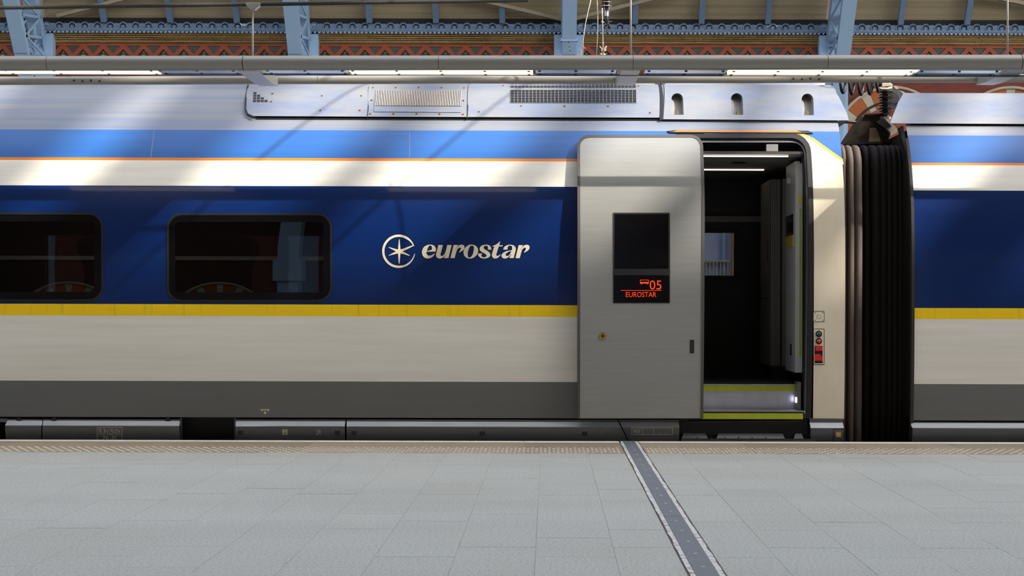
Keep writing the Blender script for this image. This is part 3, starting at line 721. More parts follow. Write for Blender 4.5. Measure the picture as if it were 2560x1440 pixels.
# windows: gasket, black printed border, tinted pane
for x0, y0, x1, y1 in win_px:
    w_ = ring_patch('window', rr(x0, y0, x1, y1, 36), rr(x0+5, y0+5, x1-5, y1-5, 32), prof, 0.004, 'black', car, thick=0.02)
    ring_patch('printed_border', rr(x0+4, y0+4, x1-4, y1-4, 33), rr(x0+21, y0+22, x1-22, y1-24, 8), prof, 0.001, 'gloss_black', w_, thick=0.006)
    patch('pane', rr(x0+20, y0+21, x1-21, y1-23, 8), [], prof, 0.0005, 'tinted', w_)
# seats seen as shapes behind the glass
def seat(px, flipx=False):
    pts = [(26, 0), (3, 0), (-12, 8), (-19, 20), (-18, 36), (-7, 55), (-1, 78), (2, 100), (2, 190), (60, 190), (60, 150), (30, 120), (34, 40)]
    poly = [P(px + (x if not flipx else -x), 591 + y, 1.75) for x, y in pts]
    MB().prism(poly, (0, 0.46, 0)).build('seat', 'seat_fabric', car, bevel=0.02)
for px, fl in ((207, False), (610, True), (-330, True)): seat(px, fl)

# ---- emblem and lettering
def glyph(name, outer, holes, ox, oy, sc_, m='decal', off=0.0025, parent=None):
    g = lambda pts: [(ox + x/sc_, oy + y/sc_) for x, y in spline(pts)]
    return patch(name, g(outer), [g(h) for h in holes], prof, off, m, parent, smooth=False)
c = 1
LET = []
LET.append(([(780,625,c),(446,625,c),(440,612,c),(424,625),(418,680),(440,745),(490,783),(560,785),(640,760),(700,722),(738,695,c),(752,705,c),(715,775),(650,840),(565,885),(470,901),(375,878),(290,812),(246,725),(238,640),(262,530),(322,440),(420,375),(515,349),(600,345),(690,370),(760,430),(797,510),(797,570)],
            [[(448,602,c),(452,545),(482,460),(522,400),(560,382),(600,390),(630,430),(641,490),(628,550,c),(560,572)]], 0))
LET.append(([(900,362,c),(1075,362,c),(1025,560),(985,700),(980,770),(1030,800),(1090,776),(1150,700),(1188,610),(1250,362,c),(1425,362,c),(1300,882,c),(1115,882,c),(1203,728,c),(1188,735,c),(1110,832),(1030,882),(945,900),(870,880),(812,820),(800,750),(815,670),(860,500)], [], 0))
RR_ = [(1505,362,c),(1690,362,c),(1566,552,c),(1576,558,c),(1630,475),(1700,400),(1765,358),(1830,348),(1900,366),(1937,420),(1935,490),(1890,560),(1805,620),(1725,661,c),(1715,648,c),(1770,570),(1797,510),(1782,470),(1740,464),(1680,500),(1632,570),(1608,650),(1545,882,c),(1375,882,c)]
LET.append((RR_, [], 0))
LET.append(([(2190,345),(2320,360),(2430,430),(2485,550),(2465,690),(2390,800),(2270,880),(2140,902),(2020,870),(1930,780),(1900,660),(1930,530),(2010,430),(2100,368)], [[(2230,385),(2290,400),(2317,460),(2312,560),(2280,700),(2230,800),(2160,858),(2100,850),(2070,780),(2070,680),(2095,560),(2140,450),(2180,400)]], 0))
LET.append(([(780,545,c),(628,545,c),(645,480),(620,410),(545,385),(482,420),(465,470),(490,520),(560,565),(650,620),(715,690),(737,760),(700,830),(610,880),(480,902),(370,885),(280,820),(240,750),(245,700,c),(412,700,c),(376,760),(385,810),(440,850),(510,850),(570,820),(582,770),(540,720),(470,680),(380,630),(325,580),(305,520),(330,440),(400,380),(500,350),(600,350),(690,375),(750,440)], [], 1))
LET.append(([(1100,220,c),(1127,224,c),(1085,370,c),(1232,370,c),(1216,415,c),(1072,415,c),(990,680),(970,740),(985,785),(1030,795),(1085,770),(1127,735,c),(1142,746,c),(1080,830),(1000,885),(915,900),(840,870),(800,800),(800,720),(830,610),(890,415,c),(800,415,c),(805,402,c),(900,370),(1000,320),(1065,265)], [], 1))
LET.append(([(1250,545,c),(1425,545,c),(1425,470),(1450,410),(1520,385),(1590,410),(1607,470),(1602,530),(1582,573,c),(1480,588),(1350,620),(1240,680),(1180,760),(1185,830),(1240,885),(1320,900),(1400,880),(1480,820),(1562,728,c),(1572,738,c),(1485,882,c),(1665,882,c),(1745,580),(1752,500),(1720,420),(1650,370),(1560,350),(1450,355),(1340,400),(1270,470)], [[(1572,608,c),(1480,625),(1400,670),(1350,720),(1350,770),(1400,800),(1460,785),(1520,720)]], 1))
LET.append(([(x+362, y+4, *r) for x, y, *r in RR_], [], 1))
for outer, hl, k in LET: glyph('letter', outer, hl, 1040 + 140*k, 590, 16.0, parent=car)
ring = []; n = 60
a0, a1 = math.radians(19.5), math.radians(351)
def ring_t(f): return 76*min(1, 0.42 + f*4.5, 0.3 + (1-f)*3.0)
for k in range(n+1):
    a = a0 + (a1-a0)*k/n; R_ = 548 - 14*math.exp(-((k-n)/10)**2) - 14*math.exp(-(k/8)**2); ring.append((682 + R_*math.cos(a), 696 - R_*math.sin(a)))
for k in range(n, -1, -1):
    a = a0 + (a1-a0)*k/n; R_ = 548 - 14*math.exp(-((k-n)/10)**2) - 14*math.exp(-(k/8)**2) - ring_t(k/n); ring.append((682 + R_*math.cos(a), 696 - R_*math.sin(a)))
lg = lambda pts: [(945 + x/13.09, 575 + y/13.09) for x, y in pts]
patch('emblem_ring', lg(ring), [], prof, 0.0025, 'decal', car, smooth=False)
star = [(685,305),(705,305),(735,640),(1140,497),(1178,515),(810,700),(1036,825),(1032,845),(735,765),(702,1100),(680,1100),(655,765),(352,840),(350,825),(585,700),(348,575),(352,558),(655,640)]
patch('emblem_star', lg(star), [], prof, 0.003, 'decal', car, smooth=False)

# ---- door leaf slid open in front of the side
lp = lambda z: prof(z) - 0.085
leaf = patch('door_leaf', rr(1449, 342, 1752, 1046, 24, corners=(1, 1, 0, 0)), [], lp, 0, 'door_silver', car, rows=ROWS, thick=0.045)
rim_o = rr(1443, 337, 1758, 1046.5, 30, corners=(1, 1, 0, 0)); rim_i = rr(1450, 343, 1751, 1046.5, 24, corners=(1, 1, 0, 0))
rim = rim_o[:-1] + [rim_o[-1]]
n_o = len(rim_o); bl_o = rim_o[-1]; br_o = rim_o[-2]; bl_i = rim_i[-1]; br_i = rim_i[-2]
loop = [bl_o] + rim_o[:n_o-2] + [br_o] + [br_i] + rim_i[:len(rim_i)-2][::-1] + [bl_i]
patch('door_seal', loop, [], lp, 0.004, 'door_rim', leaf, rows=ROWS, thick=0.05)
MB().bar(at(lp, 1448, 1046.5, -0.02), at(lp, 1753, 1046.5, -0.02), 0.045, 0.006).build('bottom_seal', 'rubber_brown', leaf)
dw = ring_patch('door_window', rr(1532.5, 531.5, 1675, 758, 2), rr(1536, 535, 1671.5, 668.5, 2), lp, 0.003, 'rubber_brown', leaf, thick=0.01)
ring_patch('window_border', rr(1536, 535, 1671.5, 672, 2), rr(1541, 545, 1666.5, 667, 2), lp, 0.0035, 'gloss_black', leaf, thick=0.006)
patch('door_pane', rr(1540, 544, 1667.5, 668, 2), [], lp, 0.002, 'gloss_black', leaf)
patch('window_bar', rr(1535, 672, 1672.5, 688, 1), [], lp, 0.004, 'dark_metal', leaf)
patch('display', rr(1535, 688, 1672.5, 756, 1), [], lp, 0.004, 'gloss_black', leaf)
text('display_text', '05', 1624, 701, 1653.5, 724, lp, 0.0055, 'led_red', leaf)
text('display_text', 'EUROSTAR', 1564.8, 730, 1640.7, 742.8, lp, 0.0055, 'led_red', leaf)
mb = MB(); rect(mb, 1552, 725.4, 1653.7, 726.6, lp, 0.0055); mb.build('display_line', 'led_red', leaf)
mb = MB(); frame_lines(mb, 1600, 699.5, 1622, 709, 1.1, lp, 0.0055); rect(mb, 1600, 705, 1622, 709, lp, 0.0056); rect(mb, 1602, 709.2, 1605.5, 710.6, lp, 0.0055); rect(mb, 1616.5, 709.2, 1620, 710.6, lp, 0.0055)
mb.build('coach_symbol', 'led_red', leaf)
q = at(lp, 1507, 840)
lk = MB().disc(q, (0, -1, 0), 0.033, 0.004, 20).build('door_lock', 'brass', leaf)
MB().disc(q + Vector((0, -0.003, 0)), (0, -1, 0), 0.012, 0.003, 14).build('lock_core', 'black', lk)
mb = MB()
for k in range(4): mb.disc(q + Vector((0.023*math.cos(PI/2*k), -0.0035, 0.023*math.sin(PI/2*k))), (0, -1, 0), 0.004, 0.0025, 8)
mb.build('lock_screws', 'dark_metal', lk)
patch('handle_slot', rr(1724.5, 849.5, 1735.5, 883.5, 1.5), [], lp, 0.002, 'dark_metal', leaf)

# ---- doorway frame, gutter, livery sweep
def uring(name, xo, yo, xi, yi, ro, ri, pf, off, m, thick):
    o_ = [(1690, yo)] + rr(1690, yo, xo, 1046, ro, corners=(0, 1, 0, 0))[1:-2] + [(xo, 1046)]
    i_ = [(1690, yi)] + rr(1690, yi, xi, 1046, ri, corners=(0, 1, 0, 0))[1:-2] + [(xi, 1046)]
    return patch(name, o_ + i_[::-1], [], pf, off, m, car, rows=ROWS, thick=thick)
uring('doorway_gasket', 2028, 334.5, 2016, 345, 47, 38, prof, 0.006, 'black', 0.05)
uring('doorway_frame', 2020, 343, 2011, 356, 40, 30, prof, -0.02, 'seal_metal', 0.06)
uring('doorway_reveal', 2013, 354, 2006, 362, 31, 25, prof, -0.06, 'black', 0.05)
patch('rain_gutter', [(1668, 327.5), (1675, 331.5), (2024, 333), (2033, 332.5), (2020, 326.5), (1690, 325)], [], prof, 0.012, 'dark_metal', car, rows=ROWS, thick=0.014)
patch('gutter_stripe', [(1682, 329.5), (1692, 325.6), (1990, 326.2), (2004, 330.6)], [], prof, 0.0135, 'orange_paint', car)
patch('livery_sweep', [(1990, 333.3), (2008, 336.5), (2032, 346), (2060, 368), (2107.5, 401), (2109, 411), (2028.6, 411), (2028, 385), (2023, 362), (2012, 345), (1998, 336), (1990, 334.6)], [], prof, 0.0015, 'jamb_white', car, rows=ROWS)
patch('sweep_line', [(1990, 332.3), (2010, 334.6), (2033, 344.5), (2062, 365.5), (2107, 397.5), (2108, 404), (2060, 371.5), (2031, 349.5), (2008, 339), (1990, 335)], [], prof, 0.003, 'gold_paint', car, rows=ROWS)
mb = MB(); rect(mb, 1760, 333.8, 1990, 335.2, prof, 0.0025); mb.build('white_line', 'white_paint', car)

# ---- vestibule behind the doorway
ZFL = 0.457; XD = 2.153
MB().box((1.0, 0.27, ZFL-0.04), (2.3, 2.82, ZFL)).build('vestibule_floor', 'interior_floor', car)
MB().box((1.0, 0.30, 2.42), (2.3, 2.82, 2.46)).build('vestibule_ceiling', 'interior_grey', car)
ws = MB().box((1.02, 0.262, 2.412), (2.05, 0.275, 2.424)).build('ceiling_light', 'strip_lit', car)
MB().box((1.02, 1.62, 2.410), (2.02, 1.645, 2.4195)).build('ceiling_light', 'strip_lit', car)
MB().disc((1.7, 0.9, 2.415), (0, 0, 1), 0.07, 0.006, 16).build('ceiling_speaker', 'black', car)
MB().box((1.05, 0.215, 2.43), (2.17, 0.31, 2.455)).build('header_rail', 'seal_metal', car)
MB().box((1.05, 0.42, 2.42), (2.2, 0.45, 2.70)).build('header_back', 'black', car)
MB().box((1.86, 0.25, 2.46), (1.96, 0.31, 2.52)).build('door_motor', 'interior_grey', car)
# right hand side of the vestibule: pocket panel with screen and stickers, cabinet beyond
XD = 2.118
pp = MB().box((XD, 0.31, 0.56), (XD+0.04, 0.87, 2.38)).build('pocket_panel', 'interior_white', car)
MB().box((XD-0.002, 0.282, 0.56), (2.176, 0.312, 2.36)).build('panel_edge', 'interior_white', pp)
MB().box((2.150, 0.279, 0.70), (2.166, 0.283, 1.97)).build('edge_stripe', 'sticker_green', pp)
MB().box((XD-0.004, 0.42, 1.75), (XD, 0.86, 1.93)).build('info_screen', 'gloss_black', pp)
MB().box((XD-0.004, 0.42, 1.65), (XD, 0.86, 1.748)).build('yellow_notice', 'sticker_yellow', pp)
MB().box((2.138, 0.279, 2.0), (2.166, 0.283, 2.10)).build('warning_label', 'sticker_yellow', pp)
MB().disc((XD, 0.62, 2.24), (-1, 0, 0), 0.03, 0.03, 14).build('round_knob', 'interior_white', pp)
MB().box((XD-0.006, 0.5, 0.70), (XD, 0.56, 0.80)).build('slot_grip', 'black', pp)
cb = MB().box((2.035, 1.28, 0.58), (2.13, 1.98, 2.30)).build('wall_cabinet', 'interior_grey', car, bevel=0.006)
MB().box((2.14, 1.22, 0.58), (2.24, 1.30, 2.30)).build('cabinet_post', 'interior_grey', cb)
MB().box((2.17, 1.20, 1.1), (2.2, 1.22, 1.5)).build('post_handle', 'black', cb)
mb = MB()
for k in range(6): mb.box((2.037+k*0.016, 1.277, 0.58), (2.041+k*0.016, 1.281, 2.30))
mb.build('cabinet_grooves', 'black', cb)
MB().box((2.031, 1.45, 1.55), (2.036, 1.46, 1.75)).box((2.031, 1.4, 1.2), (2.035, 1.9, 1.206)).build('cabinet_seam', 'black', cb)
MB().box((2.06, 1.3, ZFL), (2.2, 1.9, 0.58)).build('cabinet_base', 'interior_unlit', cb)
MB().box((2.25, 0.30, 0.40), (2.28, 2.60, 2.6)).build('end_partition', 'interior_unlit', car)
MB().box((1.0, 2.72, 1.98), (2.2, 2.76, 2.04)).build('far_rail', 'interior_grey', car)
mb = MB()
for a, b in (((1.28, 1.42), (1.90, 1.44)), ((1.28, 1.876), (1.90, 1.896)), ((1.884, 1.42), (1.904, 1.896))): mb.box((a[0], 2.775, a[1]), (b[0], 2.80, b[1]))
mb.build('far_window_frame', 'dark_metal', car)
# steps
zr0 = P(1880, 1026, 0.05).z
st = MB().box((1.02, 0.235, zr0), (2.115, 0.27, P(1880, 977, 0.235).z)).build('step_riser', 'alu', car)
MB().box((1.02, 0.225, P(1880, 977.5, 0.225).z), (2.115, 0.27, ZFL)).build('step_nosing', 'tape_yellow', st)
MB().box((1.02, 0.222, ZFL-0.004), (2.115, 0.29, ZFL+0.003)).build('nosing_trim', 'alu', st)
MB().box((1.02, 0.0, zr0-0.02), (2.16, 0.26, zr0)).build('step_tread', 'alu', car)
MB().box((1.02, -0.012, P(1880, 1047.5, 0).z), (2.14, 0.03, P(1880, 1033, 0).z)).build('lower_nosing', 'tape_yellow', car)
MB().box((1.02, -0.006, P(1880, 1033, 0).z), (2.15, 0.02, P(1880, 1029, 0).z)).build('tread_shadow_gap', 'black', car)
MB().box((2.105, 0.08, zr0), (2.135, 0.27, ZFL+0.03)).build('step_cheek', 'seal_metal', car)
MB().box((2.098, 0.12, 0.31), (2.106, 0.16, 0.355)).build('step_light', 'step_lit', car)
# folded step below the door
MB().box((1.10, 0.06, -0.35), (2.19, 0.32, P(1850, 1048, 0.06).z)).build('step_recess', 'black', car)
sb = MB().box((1.115, -0.03, P(1850, 1103, -0.03).z - 0.03), (2.24, 0.05, P(1850, 1099, -0.03).z)).build('folding_step', 'seal_metal', car)
z0, z1 = P(1850, 1097, 0).z, P(1850, 1083, 0.06).z
for xa, xb in ((1705, 1770), (1792, 1963), (1985, 2010)):
    MB().prism([(XB(xa), -0.01, z0), (XB(xb), -0.01, z0), (XB(xb)-0.01, 0.055, z1), (XB(xa)+0.02, 0.055, z1)], (0, 0.01, -0.01)).build('step_plate', 'alu', sb)
MB().box((1.12, -0.022, P(1850, 1098.5, -0.02).z), (2.21, 0.0, P(1850, 1096.5, -0.02).z)).build('step_edge', 'dark_metal', sb)
mb = MB()
for k in range(6): mb.disc((1.25+0.115*k, -0.023, P(1850, 1093.5, 0).z), (0, -1, 0), 0.006, 0.004, 8)
mb.build('step_bolts', 'dark_metal', sb)
MB().bar(P(1725, 1055, 0.03), P(2000, 1053, 0.03), 0.02, 0.012).build('step_hinge_rail', 'dark_metal', car)

# ---- jamb fittings
jp = prof
sp = patch('speaker_plate', rr(2034, 779.5, 2060, 804, 1.5), [], jp, 0.003, 'jamb_white', car, thick=0.004)
ring_patch('plate_gap', rr(2032.7, 778, 2061.3, 805.4, 2), rr(2034, 779.5, 2060, 804, 1.5), jp, 0.0008, 'rubber_brown', sp)
mb = MB()
for k in range(10): mb.disc(at(jp, 2047 + 5.2*math.cos(2*PI*k/10), 792 + 5.2*math.sin(2*PI*k/10), 0.003), (0, -1, 0), 0.0025, 0.0015, 6)
for sx, sy in ((2037.3, 782), (2057, 782), (2037.3, 801), (2057, 801)): mb.disc(at(jp, sx, sy, 0.003), (0, -1, 0), 0.004, 0.002, 8)
mb.build('plate_holes', 'dark_metal', sp)
cp = ring_patch('control_panel', rr(2033, 822, 2061, 912, 2), rr(2034.5, 823.5, 2059.5, 910.5, 1.5), jp, 0.002, 'rubber_brown', car, thick=0.003)
patch('panel_back', rr(2034.5, 823.5, 2059.5, 910.5, 1.5), [], jp, 0.0018, 'jamb_white', cp)
patch('button_plate', rr(2036.5, 826, 2056.5, 864, 1), [], jp, 0.004, 'jamb_white', cp, thick=0.003)
for yy, m in ((835, 'green_lens'), (853, 'red_lens')):
    b_ = MB().disc(at(jp, 2046.7, yy, 0.004), (0, -1, 0), 0.0275, 0.005, 20).build('button', 'black', cp)
    mb = MB().disc(at(jp, 2046.7, yy, 0.009), (0, -1, 0), 0.017, 0.006, 16, r2=0.011); o = mb.build('lens', m if m == 'green_lens' else 'red_plastic', b_)
    if m == 'red_lens': MB().disc(at(jp, 2046.7, yy, 0.015), (0, -1, 0), 0.006, 0.002, 10).build('lamp', m, b_)
patch('handle_niche', rr(2036.5, 865, 2056.5, 908, 1), [], jp, 0.003, 'black', cp)
hb = patch('emergency_handle', [(2039, 866), (2056.5, 866), (2056.5, 877), (2039, 877.5)], [], jp, 0.014, 'red_plastic', cp, thick=0.012)
patch('emergency_handle', [(2037, 886), (2049, 884.5), (2056.5, 893), (2056.5, 902), (2037, 902)], [], jp, 0.016, 'red_plastic', cp, thick=0.014)

# ---- roof fairing panels
SR = [2.68 + 0.025*k for k in range(21)]
def seal_line(pts, r, m, parent, off=0.004):
    p3 = [at(shp, x, y, off) for x, y in pts]; return MB().tube(p3, r, 6).build('panel_seal', m, parent)
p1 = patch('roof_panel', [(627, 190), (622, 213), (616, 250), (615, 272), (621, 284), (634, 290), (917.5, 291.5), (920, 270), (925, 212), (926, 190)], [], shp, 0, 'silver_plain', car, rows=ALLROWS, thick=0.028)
seal_line([(624, 200), (620, 216), (614.5, 250), (613.5, 272), (619, 286), (634, 293.5)], 0.008, 'black', p1)
for r_ in range(4):
    for c_ in range(r_+1):
        x0 = 633.5 + 9.5*c_ - 0.8*r_*0.4; y0 = 230 + 6.6*r_
        patch('drain_hole', [(x0, y0), (x0+8, y0), (x0+7.6, y0+5.4), (x0-0.3, y0+5.4)], [], shp, 0.0015, 'black', p1)
def screws(parent, lst):
    for x, y in lst:
        s0 = MB().disc(at(shp, x, y, 0.001), (0, -0.8, 0.6), 0.013, 0.002, 10).build('screw', 'rust', parent)
        MB().disc(at(shp, x, y, 0.003), (0, -0.8, 0.6), 0.007, 0.003, 8).build('screw_head', 'dark_metal', s0)
screws(p1, [(681, 235), (678, 254.5), (805, 240), (801, 276), (903, 240), (899.5, 276)])
p2 = patch('roof_panel', [(927, 190), (922, 270), (919.5, 291.5), (1167, 292.5), (1170, 212), (1170.5, 190)], [], shp, 0, 'silver_plain', car, rows=ALLROWS, thick=0.028)
MB().tube([at(shp, *q, 0.004) for q in ((926, 200), (921, 265), (918.5, 294))], 0.004, 5).build('panel_seal', 'black', p2)
patch('vent_frame', [(938, 224), (1156, 226), (1152, 281), (934.5, 279)], [], shp, 0.006, 'silver_plain', p2, rows=ALLROWS, thick=0.006)
patch('vent_back', [(940.5, 225.5), (1154.5, 227), (1152.3, 265.5), (937.5, 264)], [], shp, 0.0075, 'black', p2, rows=ALLROWS)
sl = MB()
for k in range(52):
    x0 = 941.5 + 4.13*k; f = k/51
    ya, yb = 225.8+f*1.4, 264+f*1.2
    for j in range(4):
        t0, t1 = j/4, (j+1)/4; y0, y1 = ya+(yb-ya)*t0, ya+(yb-ya)*t1; lean = -2.6
        q = [at(shp, x0+lean*t0, y0, 0.014), at(shp, x0+1.9+lean*t0, y0, 0.014), at(shp, x0+1.9+lean*t1, y1, 0.014), at(shp, x0+lean*t1, y1, 0.014)]
        sl.prism(q, (0, 0.005, 0))
sl.build('vent_slats', 'cream_metal', p2, kind='stuff')
screws(p2, [(932.5, 219.5), (989.5, 219.5), (1046.5, 219.5), (1103.5, 220), (1160, 220.5), (929, 251), (1158.5, 252), (925.5, 284.5), (984, 284.5), (1041.5, 284.5), (1099, 285), (1157.5, 286)])
p3 = patch('roof_panel', [(1172.5, 190), (1172, 212), (1169.5, 292.5), (1648, 294), (1646, 208), (1645.5, 190)], [], shp, 0, 'silver_plain', car, rows=ALLROWS, thick=0.028)
MB().tube([at(shp, *q, 0.004) for q in ((1171.5, 200), (1169.8, 265), (1168, 296))], 0.005, 5).build('panel_seal', 'black', p3)
for x0, y0, x1, y1, nr in ((1276, 200, 1589, 219.5, 4), (1276, 225, 1590.5, 257, 5)):
    patch('grille_opening', [(x0, y0), (x1, y0), (x1+1, y1), (x0, y1)], [], shp, 0.0015, 'black', p3, rows=ALLROWS)
    g = MB(); nc = 34
    for k in range(nc+1):
        xx = x0 + (x1-x0)*k/nc; pts = [at(shp, xx, y0 + (y1-y0)*t/4, 0.006) for t in range(5)]
        for a, b in zip(pts[:-1], pts[1:]): g.bar(a, b, 0.0034, 0.004, up=(0, 1, 0))
    for k in range(nr+1):
        yy = y0 + (y1-y0)*k/nr; g.bar(at(shp, x0, yy, 0.007), at(shp, x1, yy, 0.007), 0.004, 0.0034, up=(0, 0, 1))
    g.build('mesh_grille', 'silver_plain', p3, kind='stuff')
screws(p3, [(1303, 265), (1411.5, 265.5), (1520, 266), (1625, 282), (1596, 215.5), (1197.5, 279.5), (1258, 214)])
p4o = [(1654, 190), (1654.5, 208), (1658, 298), (2122, 301), (2117, 282), (2107, 262), (2092, 234), (2078, 212), (2060, 197), (2045, 190)]
nich = []
for x, y in ((1694, 233), (1843, 233), (2019.5, 234)):
    nich.append([(x-14, y+54), (x-14.5, y+22)] + [(x + 14.5*math.cos(PI-PI*k/8) - 1, y+14 - 14*math.sin(PI*k/8)) for k in range(9)] + [(x+15, y+54)])
p4 = patch('roof_panel', p4o, nich, shp, 0, 'silver_plain', car, rows=ALLROWS, thick=0.028)
for h, (x, y) in zip(nich, ((1694, 233), (1843, 233), (2019.5, 234))):
    a3 = [at(shp, *q) for q in h]; n_ = len(a3); dp = Vector((0, 0.11, 0.0))
    mb = MB(); mb.add([q + Vector((0, 0.004, 0)) for q in a3] + [q + dp for q in a3], [(i, (i+1) % n_, (i+1) % n_ + n_, i + n_) for i in range(n_)] + [tuple(range(n_, 2*n_))])
    nb = mb.build('niche', 'niche_grey', p4, smooth='auto')
    q = at(shp, x+1, y+51, -0.045); MB().disc(q, (0, 0, 1), 0.008, 0.022, 8).disc(q + Vector((0, 0, 0.022)), (0, 0, 1), 0.0045, 0.012, 8).build('valve_nipple', 'brass', nb)
patch('panel_seal', [(1645.5, 190), (1653.5, 190), (1654.5, 215), (1657.5, 299), (1649, 299), (1646.5, 215)], [], shp, 0.003, 'black', p4)
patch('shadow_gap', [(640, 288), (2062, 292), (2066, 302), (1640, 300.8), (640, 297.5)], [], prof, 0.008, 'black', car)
MB().prism([at(shp, 2100, 301), at(shp, 2122, 302), at(prof, 2108, 311) + Vector((0, 0.12, 0)), at(prof, 2090, 314) + Vector((0, 0.06, 0))], (0, 0.25, 0)).build('fairing_lip', 'silver_plain', car)

# ---- skirt panels under the body
sk_k = [(-0.6, 0.07), (-0.1, 0.0), (0.108, -0.035), (0.148, 0.022), (0.30, 0.03)]
def skp(z):
    if z <= sk_k[0][0]: return sk_k[0][1]
    for (a, ya), (b, yb) in zip(sk_k[:-1], sk_k[1:]):
        if z <= b: return ya + (yb-ya)*(z-a)/(b-a)
    return sk_k[-1][1]
KR = [0.105, 0.111, 0.148]
def skirt(parent, pts, bolts=(), m='fairing_grey'):
    o = patch('skirt_panel', pts, [], skp, 0, [m, 'ledge'], parent, rows=KR, thick=0.03, matfun=lambda z: 1 if 0.109 < z < 0.150 else 0)
    o.data.set_sharp_from_angle(angle=math.radians(20))
    for x, y in bolts:
        b_ = MB().disc(at(skp, x, y, 0.0005), (0, -1, 0.1), 0.023, 0.003, 14).build('bolt_recess', 'black', o)
        MB().disc(at(skp, x, y, 0.003), (0, -1, 0.1), 0.010, 0.003, 8).build('bolt', 'dark_metal', b_)
    return o
skirt(car, [(-900, 1044), (-2, 1045), (-2, 1145), (-900, 1145)])
skirt(car, [(17, 1054), (17, 1048), (103, 1048), (105, 1060), (103, 1066), (103, 1145), (17, 1145)], [(48, 1050)])
patch('skirt_top', [(-2, 1046), (18, 1046), (18, 1055), (-2, 1055)], [], skp, 0, 'fairing_grey', car)
k1 = skirt(car, [(106, 1048), (451, 1048.5), (448, 1062), (449, 1070), (452, 1145), (106, 1145), (106, 1066), (108, 1060)], [(135, 1050), (420, 1050.5)])
k2 = skirt(car, [(587, 1049), (863.5, 1049), (862, 1064), (863.5, 1145), (587, 1145), (588, 1066)], [(601, 1080), (843.5, 1080.5)])
k3 = skirt(car, [(866.5, 1049), (1543, 1050), (1573, 1110), (1590, 1145), (866.5, 1145), (866.5, 1066)], [(885.5, 1081), (1206, 1082), (1462, 1083)])
k4 = skirt(car, [(1546.5, 1050), (1697, 1050), (1697, 1145), (1594, 1145), (1576, 1110)])
k5 = skirt(car, [(2024, 1046), (2109, 1047), (2107, 1056), (2110, 1070), (2110, 1145), (2027, 1145), (2027, 1070)])
pl = patch('small_door', [(2085, 1074), (2109, 1074), (2109, 1140), (2085, 1140)], [], skp, 0.002, 'fairing_grey', k5, thick=0.004)
mb = MB(); frame_lines(mb, 2083.5, 1072.5, 2110, 1141, 1.3, skp, 0.001); mb.build('small_door_gap', 'black', k5)
mb = MB(); rect(mb, 2089, 1080, 2102.5, 1093, skp, 0.003); mb.build('reflector_plate', 'stencil', k5)
MB().disc(at(skp, 2095.8, 1086.5, 0.0035), (0, -1, 0), 0.018, 0.003, 8).build('orange_reflector', 'orange_lens', k5)
for px in (452, 587): MB().tube([at(skp, px, 1046 + t*10, -0.01) for t in range(10)], 0.01, 6).build('gap_seal', 'black', car)
# stencilled marks
mb = MB(); frame_lines(mb, 242.5, 1068, 306, 1115, 1.3, skp, 0.0015); rect(mb, 242.5, 1086.5, 306, 1087.5, skp, 0.0015); rect(mb, 274, 1068, 275, 1087, skp, 0.0015); mb.build('weight_box', 'stencil', k1)
text('weight_text', '53t', 247, 1072, 272, 1084, skp, 0.0016, 'stencil', k1); text('weight_text', '50t', 277, 1072.5, 302.5, 1084.5, skp, 0.0016, 'stencil', k1)
text('weight_text', '76', 256, 1090, 272, 1101, skp, 0.0016, 'stencil', k1); text('weight_text', 'Pl', 280, 1090, 290, 1101, skp, 0.0016, 'stencil', k1)
text('panel_number', '2R', 790, 1074.5, 803, 1086, skp, 0.0016, 'stencil', k2)
text('panel_number', '1R', 1499.5, 1076, 1511, 1087, skp, 0.0016, 'stencil_dark', k3)
mb = MB(); rect(mb, 705.5, 1073, 719, 1087, skp, 0.0014); mb.build('socket_mark', 'stencil', k2)
mb = MB(); rect(mb, 711.8, 1075, 712.8, 1083, skp, 0.002); rect(mb, 708, 1082.4, 717, 1083.3, skp, 0.002); rect(mb, 709.5, 1085, 715.5, 1085.8, skp, 0.002); mb.build('socket_mark_lines', 'dark_metal', k2)
mb = MB(); frame_lines(mb, 1579, 1069, 1682, 1087, 1.1, skp, 0.0016); rect(mb, 1605.5, 1070, 1606.2, 1086, skp, 0.0016); rect(mb, 1634, 1070, 1634.7, 1086, skp, 0.0016)
rect(mb, 1650, 1081.8, 1651.6, 1083.2, skp, 0.0016); rect(mb, 1663.5, 1081.8, 1665, 1083.2, skp, 0.0016); mb.build('revision_box', 'stencil', k4)
text('revision_text', 'REV', 1584.5, 1073.5, 1601, 1083.5, skp, 0.0018, 'stencil', k4)
mb = MB(); rect(mb, 651, 1023, 674, 1025.5, prof, 0.002); rect(mb, 654, 1026.5, 657, 1028.3, prof, 0.002); rect(mb, 668.5, 1026.5, 671.5, 1028.3, prof, 0.002)
q = [at(prof, x, y, 0.002) for x, y in ((662.7, 1026.5), (666, 1034.5), (659.3, 1034.5))]; mb.add(q, [(0, 1, 2)]); mb.build('jacking_mark', 'decal', car)
for x in (377, 1024): MB().tube([at(prof, x + (8 if x < 500 else 0)*(1-t/3), 327 + 22*t, 0.0005) for t in range(4)], 0.0016, 4).build('panel_joint', 'silver', car)

